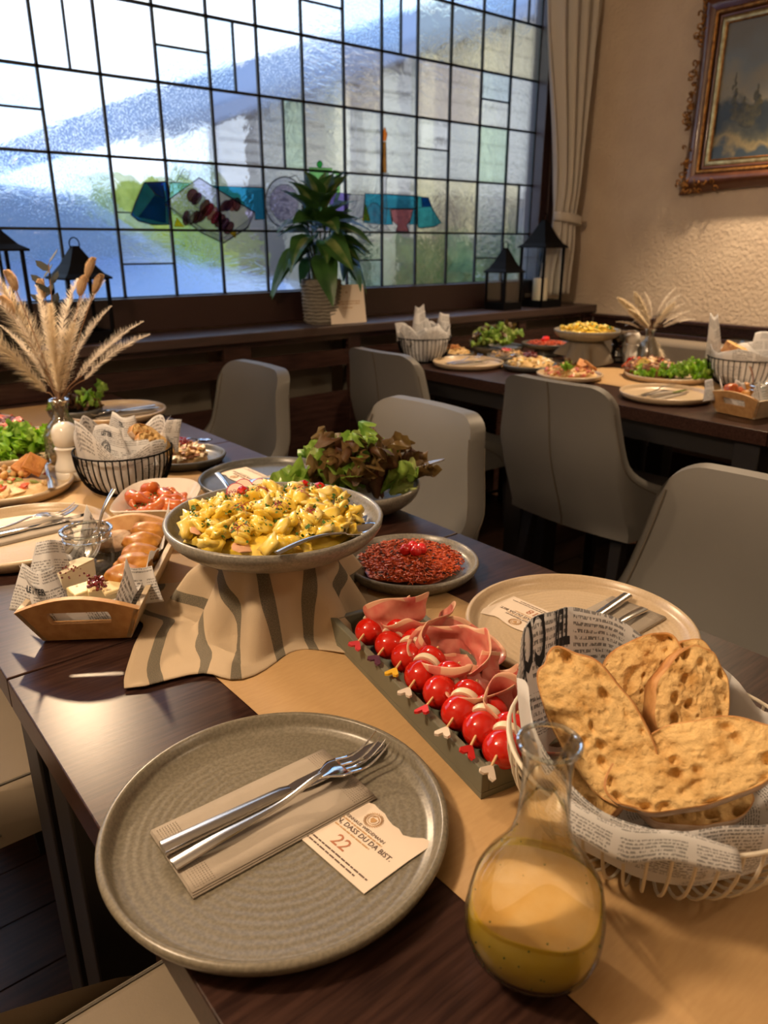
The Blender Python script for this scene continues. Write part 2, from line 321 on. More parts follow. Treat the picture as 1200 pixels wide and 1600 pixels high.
def link(name, me, parent=None, bevel=0, sub=0, solid=0, kind=None, loc=None, rot=None, solid_off=0):
    o = bpy.data.objects.new(name, me); C.objects.link(o); o.parent = parent
    if loc is not None: o.location = loc
    if rot is not None: o.rotation_euler = rot
    if solid: d = o.modifiers.new('solid', 'SOLIDIFY'); d.thickness = solid; d.offset = solid_off
    if bevel: d = o.modifiers.new('bevel', 'BEVEL'); d.width = bevel; d.segments = 2; d.limit_method = 'ANGLE'
    if sub: d = o.modifiers.new('sub', 'SUBSURF'); d.levels = sub; d.render_levels = sub
    if kind: o['kind'] = kind
    return o
def tag(o, label, cat, group=None, kind=None):
    o['label'] = label; o['category'] = cat
    if group: o['group'] = group
    if kind: o['kind'] = kind
    return o
def thing(name, label, cat, loc=(0, 0, 0), rz=0, group=None, rot=None):
    o = bpy.data.objects.new(name, None); C.objects.link(o); o.location = loc; o.rotation_euler = rot if rot else (0, 0, rz); o.empty_display_size = .05
    return tag(o, label, cat, group)
def struct(o, label=None):
    o['kind'] = 'structure'
    if label: o['label'] = label
    return o
def clone(r, loc, rz=0, label=None, group=None, scale=None, rot=None):
    def cp(o, par):
        c = o.copy(); C.objects.link(c); c.parent = par
        for ch in list(kids.get(o.name, [])): cp(ch, c)
        return c
    kids = {}
    for o in r.children_recursive: kids.setdefault(o.parent.name, []).append(o)
    c = cp(r, None); c.location = loc; c.rotation_euler = rot if rot else (0, 0, rz)
    if label: c['label'] = label
    if group: c['group'] = group
    if scale: c.scale = (scale,) * 3 if isinstance(scale, (int, float)) else scale
    return c
def text_mesh(name, s, size, mat, parent, M4, fn=None, bold=0, align='CENTER', depth=.0001):
    cu = bpy.data.curves.new(name, 'FONT'); cu.body = s; cu.size = size; cu.align_x = align; cu.align_y = 'CENTER'; cu.extrude = depth; cu.offset = bold; cu.resolution_u = 2
    t = bpy.data.objects.new(name, cu); C.objects.link(t); dg = bpy.context.evaluated_depsgraph_get(); me = bpy.data.meshes.new_from_object(t.evaluated_get(dg))
    bpy.data.objects.remove(t); bpy.data.curves.remove(cu)
    if M4: me.transform(M4)
    if fn:
        for v in me.vertices: v.co = fn(v.co)
    me.materials.clear(); me.materials.append(mat); me.name = name
    return link(name, me, parent)
def T(x=0, y=0, z=0, rx=0, ry=0, rz=0, s=1):
    return Matrix.Translation((x, y, z)) @ Euler((rx, ry, rz)).to_matrix().to_4x4() @ Matrix.Scale(s, 4)
def join_text(name, items, mat, parent, base, fn=None):
    """several lines printed in one ink as one mesh"""
    g = G()
    for (s, size, x, y, bold) in items:
        o = text_mesh('tmp', s, size, mat, None, base @ T(x, y, 0), fn, bold); me = o.data
        g.add([tuple(v.co) for v in me.vertices], [tuple(p.vertices) for p in me.polygons]); bpy.data.objects.remove(o); bpy.data.meshes.remove(me)
    return g.build(name, mat, parent, smooth=False)
def dashes(name, lines, mat, parent, base, seed=1):
    """print too small to read: short strokes of word length along each line (width, height, y)"""
    g = G(); q = random.Random(seed)
    for (w_, h_, y, x0) in lines:
        x = x0 - w_ / 2
        while x < x0 + w_ / 2:
            l = min(q.uniform(1.5, 5) * h_, x0 + w_ / 2 - x); g.box(x, x + l, y - h_ / 2, y + h_ / 2, 0, .0001, mat=base); x += l + h_ * .7
    return g.build(name, mat, parent, smooth=False)
def smooth(t): t = max(0, min(1, t)); return t * t * (3 - 2 * t)
def lerp(a, b, t): return a + (b - a) * t
def R(a, b): return random.uniform(a, b)
# ================================================================== THE ROOM
XW = 3.40; YG = 2.66; YS = 2.40; SZ = .90; CZ = 2.62
fl = struct(G().box(-2.2, XW, -2.4, 2.64, -.06, -.012).build('floor', mt['floor'], smooth=False), 'dark brown wooden plank floor')
pk = {}
for r_ in range(26):
    y0 = -.9 + r_ * .135
    for c_ in range(4):
        x0 = -1.1 + c_ * 1.22 - (r_ * .41 % 1.2)
        x1 = min(x0 + 1.214, XW); x0c = max(x0, -2.2)
        if x1 - x0c < .1: continue
        key = round(x1 - x0c, 3)
        if key not in pk:
            g = G().box(0, x1 - x0c, 0, .131, -.012, 0); pk[key] = g.mesh('plank'); pk[key].materials.append(mt['floor'])
        o = link('plank', pk[key], fl, loc=(x0c, y0, 0)); o['label'] = 'dark brown floor plank'
struct(G().box(-2.2, XW, -2.4, 2.9, CZ, CZ + .1).build('ceiling', mt['ceiling'], smooth=False))
wr = struct(G().box(XW, XW + .12, -2.4, 2.9, -.06, CZ).build('wall_right', mt['wall'], smooth=False), 'rough plastered beige wall with a dark wood rail')
struct(G().box(-2.3, -2.2, -2.4, 2.9, -.06, CZ).build('wall_left', mt['wall'], smooth=False))
struct(G().box(-2.3, XW + .12, -2.5, -2.4, -.06, CZ).build('wall_back', mt['wall'], smooth=False))
wf = G(); wf.box(-2.2, XW, 2.64, 2.76, -.06, .905); wf.box(-2.2, XW, 2.64, 2.76, 2.43, CZ); wf.box(3.19, XW, 2.64, 2.76, .905, 2.43); wf.box(-2.2, -1.2, 2.64, 2.76, .905, 2.43)
struct(wf.build('wall_window', mt['wall'], smooth=False))
# dark wood rail on the right wall and bench backrest
g = G(); g.box(3.372, XW, -2.3, 2.4, .800, .848); g.box(3.352, XW, -2.3, 2.4, .842, .858); g.box(3.362, XW, -2.3, 2.4, .748, .792)
struct(g.build('trim_1', mt['cabinet'], smooth=False, bevel=.003), 'dark wood rail along the plastered wall')
# ---- leaded window
X0, DX = .819, .1925; ZL = [1.02, 1.244, 1.469, 1.706, 1.925, 2.150, 2.370]; KL = -10
win = bpy.data.objects.new('window_1', None); C.objects.link(win); struct(win, 'leaded window of rippled panes with a stained glass still life')
panes = [panemat('pane_rippled', (.93, .95, .98), 22, .55, .05, (1, 1, 2.2)), panemat('pane_drops', (.95, .97, .99), 14, .35, .08, drops=160),
         panemat('pane_swirl', (.97, .97, .95), 9, .8, .03, (1, 1, 3)), panemat('pane_clear', (.96, .97, 1), 10, .2, .02, mixv=.45),
         panemat('pane_blue', (.86, .93, .99), 14, .4, .08, drops=140), panemat('pane_green', (.86, .96, .90), 16, .5, .1), panemat('pane_pinkish', (.93, .88, .86), 12, .6, .06, (1, 1, 3)), panemat('pane_amber', (.97, .94, .84), 16, .5, .06)]
splitv = {(0, 3), (3, 3), (4, 2), (7, 4), (11, 5), (11, 1), (-4, 2)}; splith = {(-1, 2), (2, 3), (1, 0), (5, 4), (8, 2), (10, 3), (6, 0), (10, 0), (-3, 1), (-5, 3)}
special = {(1, 2): 1, (4, 3): 1, (5, 3): 0, (6, 3): 6, (2, 2): 1, (7, 2): 1, (8, 3): 6, (5, 2): 2, (10, 2): 5, (0, 2): 1, (9, 2): 0, (9, 4): 7, (8, 4): 7, (10, 4): 7, (11, 4): 7, (9, 3): 6, (1, 3): 3, (2, 3): 4, (0, 1): 4, (-1, 1): 4, (0, 0): 4, (1, 0): 4, (2, 0): 4, (-1, 0): 4, (-1, 2): 1, (3, 3): 4, (1, 1): 3, (8, 1): 7, (8, 0): 7, (9, 1): 7, (10, 1): 0, (11, 1): 7, (3, 2): 3, (6, 4): 4}
def pane(x0, x1, z0, z1, m, name='pane'):
    g = G().box(x0 + .002, x1 - .002, YG, YG + .004, z0 + .002, z1 - .002); return g.build(name, m, win, smooth=False)
pr = random.Random(3)
lead = G(); halfs = []
for k in range(KL, 12):
    for r_ in range(6):
        a, b, z0, z1 = X0 + k * DX, X0 + (k + 1) * DX, ZL[r_], ZL[r_ + 1]
        mi = special.get((k, r_), pr.choice([0, 0, 1, 2, 3, 3, 4])); m = panes[mi]
        if (k, r_) in splitv:
            pane(a, a + DX * .52, z0, z1, m); pane(a + DX * .52, b, z0, z1, panes[5] if (k, r_) == (4, 2) else panes[3]); halfs.append((a + DX * .52, a + DX * .52, z0, z1))
        elif (k, r_) in splith:
            pane(a, b, z0, (z0 + z1) / 2, m); pane(a, b, (z0 + z1) / 2, z1, panes[(mi + 3) % 5]); halfs.append((a, b, (z0 + z1) / 2, (z0 + z1) / 2))
        else: pane(a, b, z0, z1, m)
def came(x0, x1, z0, z1, w=.0042):
    g = G(); g.box(x0 - (w if x0 == x1 else 0), x1 + (w if x0 == x1 else 0), YG - .004, YG + .008, z0 - (w if z0 == z1 else 0), z1 + (w if z0 == z1 else 0)); return g.build('lead_came', mt['lead'], win, smooth=False)
for k in range(KL, 13): came(X0 + k * DX, X0 + k * DX, ZL[0], ZL[-1])
for z in ZL: came(X0 + KL * DX, X0 + 12 * DX, z, z)
for h in halfs: came(*h, w=.003)
# window frame, four boards
XR = X0 + 12 * DX; XL = X0 + KL * DX
for (x0, x1, y0, y1, z0, z1) in ((XR, XR + .085, 2.60, 2.70, .905, 2.44), (XL - .085, XL, 2.60, 2.70, .905, 2.44), (XL, XR, 2.62, 2.70, .905, 1.02), (XL, XR, 2.60, 2.70, 2.37, 2.44), (XR + .045, XR + .085, 2.585, 2.60, .905, 2.44)):
    G().box(x0, x1, y0, y1, z0, z1).build('frame_board', mt['frame'], win, smooth=False, bevel=.003)
# ---- stained glass still life let into the panes (flat coloured glass, outlined in lead)
def sg(name, col, refl=.15): return glassmat(name, tuple(c ** .42 for c in col), 0, .1, .3, 60, k=.2)
SG = dict(navy=sg('navy_glass', (.01, .08, .42)), blue=sg('blue_glass', (.01, .16, .55)), teal=sg('teal_glass', (.03, .36, .60)), lilac=sg('lilac_glass', (.66, .56, .72)), white=sg('white_glass', (.72, .72, .80)), purple=sg('purple_glass', (.2, .15, .6)), green=sg('green_glass', (.22, .62, .16)), dgreen=sg('deep_green_glass', (.02, .35, .05)), amber=sg('amber_glass', (.85, .48, .02)), brown=sg('brown_glass', (.16, .05, .06)), red=sg('red_glass', (.35, .02, .05)), rust=sg('rust_glass', (.35, .12, .02)), pink=sg('pink_glass', (.55, .17, .2)), orange=sg('orange_glass', (.9, .18, .02)), aqua=sg('aqua_glass', (.35, .72, .78)), plum=sg('plum_glass', (.12, .04, .09)))
def Z3(pts): return [(150 + x / 2, 220 + y / 2) for x, y in pts]
def sgpiece(name, pts, col, layer=0, out=.0023):
    q = [atY(x, y, YG) for x, y in pts]; q = [(p.x, p.z) for p in q]; y = YG - .0045 - layer * .0034
    o = G().prism(q, y - .003, y, fn=lambda a, b, c: (a, c, b)).build(name, SG[col], win, smooth=False)
    if out:
        G().tube([(a, y - .002, b) for a, b in q], out, 4, closed=True).build('lead_outline', mt['lead'], o)
    return o
def ell(cx, cy, rx, ry, n=20, a0=0): 
    return [(cx + rx * math.cos(a0) * math.cos(t) - ry * math.sin(a0) * math.sin(t), cy + rx * math.sin(a0) * math.cos(t) + ry * math.cos(a0) * math.sin(t)) for t in [2 * PI * i / n for i in range(n)]]
sgpiece('glass_cloth', Z3([(148, 131), (215, 128), (228, 160), (226, 262), (175, 262), (130, 250), (107, 232), (122, 190), (140, 150)]), 'navy')
sgpiece('glass_cloth_fold', Z3([(155, 133), (205, 130), (212, 182), (182, 166)]), 'purple', 1)
sgpiece('glass_cloth_fold', Z3([(180, 170), (212, 182), (215, 258), (130, 238)]), 'blue', 1, .001)
sgpiece('glass_table', Z3([(228, 130), (296, 133), (228, 182)]), 'aqua')
sgpiece('glass_table', Z3([(362, 141), (522, 147), (526, 246), (494, 246), (494, 223)]), 'teal')
sgpiece('glass_table', Z3([(646, 155), (656, 156), (652, 246), (640, 246)]), 'teal')
sgpiece('glass_table', Z3([(838, 165), (890, 167), (890, 262), (834, 255)]), 'teal')
sgpiece('glass_table', Z3([(892, 167), (1000, 173), (1000, 212), (892, 212)]), 'teal')
sgpiece('glass_table', Z3([(892, 213), (914, 213), (924, 262), (892, 262)]), 'teal')
sgpiece('glass_table', Z3([(988, 213), (1000, 213), (1000, 262), (976, 262)]), 'teal')
sgpiece('glass_cloth', Z3([(1002, 173), (1035, 178), (1050, 215), (1076, 256), (1056, 268), (1012, 273), (1002, 270)]), 'teal')
sgpiece('glass_cloth_fold', Z3([(1012, 178), (1035, 178), (1044, 206), (1014, 208)]), 'navy', 1, .001)
sgpiece('glass_board', Z3([(318, 116), (492, 225), (470, 270), (395, 320), (325, 287), (210, 196)]), 'lilac', 1)
sgpiece('glass_board_edge', Z3([(210, 196), (325, 272), (395, 302), (480, 240), (470, 272), (395, 320), (325, 287), (214, 210)]), 'white', 2, .001)
for (cx, cy, rx, ry, col) in ((295, 172, 18, 22, 'brown'), (308, 182, 13, 22, 'plum'), (320, 192, 12, 22, 'white'), (333, 204, 13, 23, 'brown'), (345, 216, 13, 24, 'red'), (357, 228, 13, 24, 'pink'), (369, 240, 13, 24, 'red'), (381, 250, 13, 24, 'brown'), (393, 262, 14, 24, 'plum'), (408, 272, 14, 22, 'brown'), (276, 242, 12, 24, 'plum'), (288, 241, 12, 25, 'white'), (300, 240, 12, 25, 'brown'), (314, 238, 12, 25, 'plum'), (326, 234, 12, 24, 'brown'), (396, 204, 12, 20, 'brown'), (408, 202, 12, 21, 'plum'), (420, 200, 12, 21, 'pink'), (433, 200, 14, 22, 'brown')):
    sgpiece('glass_sausage_slice', Z3(ell(cx, cy, rx, ry, 12, .6 if cy > 160 and cx < 420 and not cx < 300 else .1)), col, 3, .001)
sgpiece('glass_cheese', Z3([(246, 240), (271, 270), (238, 268)]), 'amber', 3, .001)
sgpiece('glass_cheese', Z3([(408, 287), (430, 282), (428, 305)]), 'amber', 4, .001)
sgpiece('glass_plate', Z3(ell(585, 192, 60, 79, 28)), 'white', 1)
sgpiece('glass_plate_well', Z3(ell(582, 193, 45, 56, 24)), 'lilac', 2, .001)
sgpiece('glass_jug', Z3([(672, 92), (722, 94), (722, 108), (716, 222), (660, 222), (650, 108)]), 'green', 1)
sgpiece('glass_jug_lid', Z3([(660, 84), (732, 86), (732, 98), (660, 96)]), 'green', 2, .001)
sgpiece('glass_jug_knob', Z3(ell(693, 74, 9, 11, 12)), 'dgreen', 2, .001)
sgpiece('glass_jug_handle', Z3([(736, 92), (756, 96), (756, 170), (744, 196), (736, 190), (745, 165), (745, 106), (734, 104)]), 'green', 2, .001)
sgpiece('glass_cup', Z3([(782, 168), (836, 170), (830, 238), (800, 250), (784, 236)]), 'white', 1)
sgpiece('glass_cup_handle', [(582 + 12 * math.cos(t), 337 + 20 * math.sin(t)) for t in [2 * PI * i / 16 for i in range(16)]], 'white', 1, .0014)
sgpiece('glass_cloth_fold', Z3([(728, 160), (790, 166), (776, 252), (722, 250)]), 'purple', 1)
sgpiece('glass_cheese', Z3([(836, 196), (852, 252), (826, 250)]), 'amber', 2, .001)
sgpiece('glass_bowl', Z3([(916, 214), (986, 214), (978, 250), (966, 264), (974, 284), (932, 284), (938, 264), (922, 250)]), 'pink', 1)
sgpiece('glass_candlestick', [(590, 271), (604, 271), (601, 280), (600, 300), (602, 330), (599, 350), (607, 360), (586, 360), (594, 350), (592, 330), (594, 300), (593, 280)], 'white', 2, .0014)
sgpiece('glass_candle', [(594, 222), (600, 222), (601, 270), (592, 270)], 'rust', 2, .001)
sgpiece('glass_flame', [(598, 199), (602, 210), (600, 221), (595, 221), (594, 210)], 'orange', 2, .001)
for pts in ([(x, y) for x, y in Z3([(226, 118), (250, 130), (262, 110), (275, 87), (295, 100), (285, 122), (262, 110)])], Z3([(455, 150), (470, 145), (480, 160), (465, 170), (450, 185), (470, 200), (490, 190), (485, 172), (470, 180), (455, 210)]), Z3([(600 - 0, 115), (625, 108), (640, 130)])):
    G().tube([tuple(atY(x, y, YG - .006)) for x, y in pts], .0014, 4).build('lead_scroll', mt['lead'], win)
came(atY(183, 332, YG).x, atY(204, 332, YG).x, atY(195, 332, YG).z, atY(195, 332, YG).z, .002)
# ================================================================== SILL, RADIATOR CABINET
sill = struct(G().box(-2.2, XW - .001, YS, 2.64, SZ - .035, SZ).build('trim_2', mt['sill'], smooth=False, bevel=.004), 'dark wooden window sill board')
cab = thing('radiator_cabinet', 'dark brown slatted radiator cabinet below the window sill', 'cabinet', (0, 0, 0))
YF = YS + .02
slots = [(-1.3, -.85), (-.8, -.35), (-.3, .17), (.25, .72), (.79, 1.25), (1.36, 1.80), (1.86, 2.29), (2.35, 2.82), (2.87, 3.32)]
edges = [-2.2] + [v for s_ in slots for v in s_] + [XW - .002]
for i in range(0, len(edges), 2): G().box(edges[i], edges[i + 1], YF, YF + .02, .0, SZ - .036).build('stile', mt['cabinet'], cab, smooth=False, bevel=.002)
for a, b in slots:
    for z0, z1 in ((.745, .805), (.845, SZ - .036)): G().box(a, b, YF + .001, YF + .018, z0, z1).build('rail', mt['cabinet'], cab, smooth=False)
    G().box(a, b, YF + .006, YF + .016, .02, .64).build('panel', mt['cabinet'], cab, smooth=False)
    g = G().box(a + .01, b - .01, 2.53, 2.56, .1, .83); g.build('radiator', M('radiator_enamel', (.16, .14, .11), .5) if a == -1.3 else bpy.data.materials['radiator_enamel'], cab, smooth=False)
# ================================================================== CURTAIN
def curt(u, v):
    z = lerp(2.42, .955, v); 
    tie = math.exp(-((z - 1.315) / .10) ** 2)
    hw = lerp(.185, .085, smooth((2.3 - z) / .95)) if z > 1.315 else lerp(.085, .105, smooth((1.315 - z) / .3))
    cx = lerp(3.19, 3.225, smooth((2.3 - z) / 1.0)) if z > 1.315 else lerp(3.225, 3.19, smooth((1.3 - z) / .3))
    a = (u - .5) * 2; fold = math.sin(u * 2 * PI * 4.5 + .6 * math.sin(z * 3)) * (.028 - .014 * tie)
    return Vector((cx + a * hw, 2.50 + fold + .02 * a * a, z))
curtain = thing('curtain', 'cream curtain gathered by a tieback beside the window', 'curtain', (0, 0, 0))
G().grid(curt, 80, 60).build('curtain_panel', mt['curtain'], curtain, solid=.003)
pts = [(3.225 + .093 * math.cos(t), 2.50 + .045 * math.sin(t), 1.315 - .012 * math.cos(t)) for t in [2 * PI * i / 28 for i in range(28)]]
def tb(u, v): p = pts[int(round(u * 28)) % 28]; return Vector((p[0], p[1], p[2] - .02 + .04 * v))
G().grid(tb, 28, 3).build('tieback', mt['curtain'], curtain, solid=.004)
# ================================================================== PAINTING on the right wall
pa = thing('framed_painting', 'old landscape oil painting in an ornate brown and gilt frame', 'painting', (0, 0, 0))
PX = 3.395; y0, y1, z0, z1 = .98, 2.0, 1.405, 2.19
def fr(inset_o, inset_i, xf, name, m, depth=.03, wob=0):
    g = G(); o = [(y0 + inset_o, z0 + inset_o), (y1 - inset_o, z0 + inset_o), (y1 - inset_o, z1 - inset_o), (y0 + inset_o, z1 - inset_o)]
    i_ = [(y0 + inset_i, z0 + inset_i), (y1 - inset_i, z0 + inset_i), (y1 - inset_i, z1 - inset_i), (y0 + inset_i, z1 - inset_i)]
    for k in range(4):
        a, b, c, d = o[k], o[(k + 1) % 4], i_[(k + 1) % 4], i_[k]; n = 24
        def f(u, v):
            # swept outline: corners flare outwards
            cor = abs(u - .5) * 2; fl_ = (.0 - wob * (1 - cor ** 3)) if wob else 0
            p = Vector((lerp(a[0], b[0], u), lerp(a[1], b[1], u))); q = Vector((lerp(d[0], c[0], u), lerp(d[1], c[1], u)))
            nrm = (q - p).normalized(); t = p.lerp(q, v)
            if wob: t = t + nrm * (wob * (1 - cor ** 3)) * (1 - v)
            x = xf - depth * (math.sin(v * PI * .75) if wob else (.5 + .5 * math.sin(v * PI)))
            return Vector((x, t.x, t.y))
        g.grid(f, n, 6)
        if wob: g.grid(lambda u, v: Vector((PX if v else f(u, 0).x, f(u, 0).y, f(u, 0).z)), n, 1)
    return g.build(name, m, pa)
fr(0, .085, 3.372, 'outer_moulding', mt['walnut'], .035, .022)
fr(.082, .098, 3.352, 'gilt_bead', mt['gold'], .012); fr(.098, .112, 3.36, 'brown_fillet', mt['walnut'], .006); fr(.112, .132, 3.362, 'pale_slip', mt['gold2'], .004); fr(.13, .138, 3.364, 'gilt_edge', mt['gold'], .008)
orr = random.Random(5)
for (cy_, cz_, sy, sz) in ((y1 - .03, z0 + .03, -1, 1), (y1 - .03, z1 - .03, -1, -1), (y0 + .03, z0 + .03, 1, 1), (y0 + .03, z1 - .03, 1, -1), (y1 - .02, (z0 + z1) / 2, 0, 0)):
    g = G()
    for i in range(34):
        t = i / 34; d = R(0, .17) if sy or sz else R(-.13, .13)
        if sy or sz:
            if i % 2: p = (cy_ + sy * d, cz_ + orr.uniform(-.022, .022))
            else: p = (cy_ + orr.uniform(-.022, .022), cz_ + sz * d)
        else: p = (cy_ + orr.uniform(-.014, .014), cz_ + d)
        a = orr.uniform(0, 6.28); rr = orr.uniform(.008, .016)
        g.tube([(3.345 - .010 * math.sin(q * .8), p[0] + rr * (1 - q / 9) * math.cos(a + q), p[1] + rr * (1 - q / 9) * math.sin(a + q)) for q in range(7)], [.0045 * (1 - q / 9) for q in range(7)], 5)
    g.build('carved_scroll', mt['gold'], pa)
cm = M('oil_paint', (.05, .07, .09), .45, bump=.15, bscale=200); n = cm.node_tree.nodes; l = cm.node_tree.links; b_ = n['Principled BSDF']
tc = n.new('ShaderNodeTexCoord'); sp = n.new('ShaderNodeSeparateXYZ'); l.new(tc.outputs['Object'], sp.inputs[0])
nz = n.new('ShaderNodeTexNoise'); nz.inputs['Scale'].default_value = 9; nz.inputs['Detail'].default_value = 8; l.new(tc.outputs['Object'], nz.inputs['Vector'])
ad = n.new('ShaderNodeMath'); ad.operation = 'MULTIPLY_ADD'; ad.inputs[1].default_value = .28; l.new(nz.outputs['Fac'], ad.inputs[0]); l.new(sp.outputs['Z'], ad.inputs[2])
rp = n.new('ShaderNodeValToRGB'); l.new(ad.outputs[0], rp.inputs[0]); mr = n.new('ShaderNodeMapRange'); mr.inputs['From Min'].default_value = 1.66; mr.inputs['From Max'].default_value = 2.15; l.new(ad.outputs[0], mr.inputs[0]); l.new(mr.outputs[0], rp.inputs[0])
E_ = rp.color_ramp.elements; E_[0].position = 0; E_[0].color = (.05, .07, .09, 1); E_[1].position = 1; E_[1].color = (.15, .15, .13, 1)
for p_, c_ in ((.12, (.04, .06, .075)), (.18, (.27, .22, .11)), (.24, (.09, .09, .06)), (.33, (.02, .028, .03)), (.48, (.035, .045, .045)), (.55, (.26, .24, .17)), (.75, (.16, .19, .20))):
    e_ = E_.new(p_); e_.color = (*c_, 1)
l.new(rp.outputs[0], b_.inputs['Base Color'])
G().box(3.366, 3.372, y0 + .13, y1 - .13, z0 + .13, z1 - .13).build('canvas', cm, pa, smooth=False)
G().box(3.372, PX + .004, y0 + .04, y1 - .04, z0 + .04, z1 - .04).build('back_board', mt['walnut'], pa, smooth=False)
tm = M('painted_trees', (.03, .035, .03), .5, (.10, .09, .045), 40)
for (yy, zz, h_, w_) in ((1.80, 1.70, .16, .03), (1.75, 1.67, .09, .05), (1.70, 1.69, .11, .045), (1.62, 1.68, .10, .05), (1.55, 1.68, .12, .055), (1.45, 1.67, .1, .05)):
    g = G()
    for q in range(14): t = q / 13; g.blob((3.3655, yy + orr.uniform(-1, 1) * w_ * (1 - t) * .8, zz + h_ * t), (.0012, w_ * .45 * (1.15 - t), w_ * .4), q, .3, 3, 1)
    g.build('painted_tree', tm, pa)
# ================================================================== OUTSIDE
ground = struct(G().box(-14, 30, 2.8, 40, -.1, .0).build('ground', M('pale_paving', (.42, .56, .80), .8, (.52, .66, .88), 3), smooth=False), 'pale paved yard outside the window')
plaster_o = M('house_plaster', (.20, .17, .14), .8); tan = M('tan_post', (.92, .80, .50), .7); siding = M('beige_boards', (.74, .66, .52), .7, (.62, .54, .43), 2, stretch=(1, 1, 6)); roofm = M('blue_grey_roof', (.24, .32, .46), .6)
hs = thing('house', 'beige boarded gable house with blue grey roof outside the window', 'house', (0, 0, 0))
YH = 9.0
def gz(x): return 2.60 + (x - 4.6) * .355
G().prism([(4.9, 0), (22, 0), (22, 3.0), (13.5, gz(13.5)), (4.9, gz(4.9))], YH + .05, YH + .5, fn=lambda a, b, c: (a, c, b)).build('wall', plaster_o, hs, smooth=False)
z = 1.9
while z < 6:
    xs = max(4.8, 4.6 + (z + .25 - 2.60) / .355)
    if xs < 13: G().box(xs, 20, YH, YH + .05, z, z + .215).build('board', siding, hs, smooth=False, bevel=.01)
    z += .26
G().prism([(3.3, gz(3.3) + .05), (13.5, gz(13.5) + .05), (13.5, gz(13.5) + .45), (3.3, gz(3.3) + .42)], YH - 1.2, YH + 6, fn=lambda a, b, c: (a, c, b)).build('roof', roofm, hs, smooth=False)
G().prism([(3.3, gz(3.3) - .05), (13.5, gz(13.5) - .05), (13.5, gz(13.5) + .1), (3.3, gz(3.3) + .1)], YH - 1.25, YH - 1.15, fn=lambda a, b, c: (a, c, b)).build('fascia', M('fascia', (.20, .24, .32), .6), hs, smooth=False)
for x in (5.72, 7.08, 9.6, 14.5): G().box(x, x + .22, YH - 1.1, YH - .9, 0, gz(x) - .05).build('post', tan, hs, smooth=False)
for x in (6.0, 9.4, 12.2): 
    w_ = G().box(x, x + 1.1, YH - .03, YH + .04, .6, 1.75).build('window', M('dark_window', (.05, .06, .08), .2), hs, smooth=False)
    G().box(x + .52, x + .58, YH - .05, YH - .03, .6, 1.75).build('mullion', tan, w_, smooth=False)
def hedge(x, y, w_, h_, label, mat, seed):
    g = G(); q = random.Random(seed)
    for i in range(26): g.blob((x + q.uniform(-.5, .5) * w_, y + q.uniform(-.3, .3), q.uniform(.55 if seed == 1 else .15, 1) * h_), (.32, .3, .28), i + seed, .35, 3, 2)
    return tag(g.build('bush', mat, kind=None), label, 'bush')
yg = M('yellow_green_foliage', (.22, .30, .03), .7, (.45, .50, .08), 12); dg_ = M('dark_foliage', (.04, .08, .02), .7, (.10, .15, .04), 12)
hedge(3.30, 7.6, .75, 1.6, 'yellow green bush outside left of the house posts', yg, 1); hedge(5.9, 13.5, 1.6, 1.6, 'yellow green bush outside behind the house posts', yg, 2)
hedge(6.9, 7.6, 1.6, 1.1, 'dark green bush outside behind the stained glass plate', dg_, 3); hedge(9.4, 7.7, 1.4, 1.0, 'dark green bush outside behind the stained glass bowl', dg_, 4); hedge(11.5, 7.8, 1.6, 1.3, 'dark green bush outside at the right of the yard', dg_, 5)
# parked car
car = thing('car', 'pale blue parked car outside the window at left', 'car', (1.2, 5.9, 0)); cmn = M('car_paint', (.50, .66, .92), .25, coat=.6); dk = M('car_glass', (.25, .35, .48), .08)
prof = [(-2.3, .35), (-2.3, .75), (-2.15, .95), (-1.6, 1.05), (-.9, 1.5), (-.2, 1.6), (.6, 1.52), (1.2, 1.12), (2.0, .95), (2.2, .75), (2.25, .35)]
def cb(u, v):
    k = u * (len(prof) - 1); i = min(int(k), len(prof) - 2); p = (lerp(prof[i][0], prof[i + 1][0], k - i), lerp(prof[i][1], prof[i + 1][1], k - i))
    a = (v - .5) * 2; tuck = .06 * (p[1] - .6) if p[1] > .95 else 0
    return Vector((p[0], a * (.85 - tuck * 3), p[1] - .04 * a ** 4))
g = G().grid(cb, 50, 8)
for s_ in (-1, 1): g.grid(lambda u, v: Vector((cb(u, (s_ + 1) / 2).x, cb(u, (s_ + 1) / 2).y, lerp(cb(u, (s_ + 1) / 2).z, .3, v))), 50, 4)
g.build('body', cmn, car, smooth=True)
G().prism([(-1.35, 1.08), (-.85, 1.42), (-.2, 1.50), (.5, 1.44), (1.0, 1.12)], -.83, -.80, fn=lambda a, b, c: (a, c, b)).build('side_window', dk, car, smooth=False)
for x in (-1.45, 1.4):
    for y in (-.80, .80): G().lathe([(0, -.1), (.2, -.1), (.31, -.08), (.33, 0), (.31, .08), (.2, .1), (0, .1)], 24).build('wheel', mt['pearl'], car, loc=(x, y, .33), rot=(PI / 2, 0, 0))
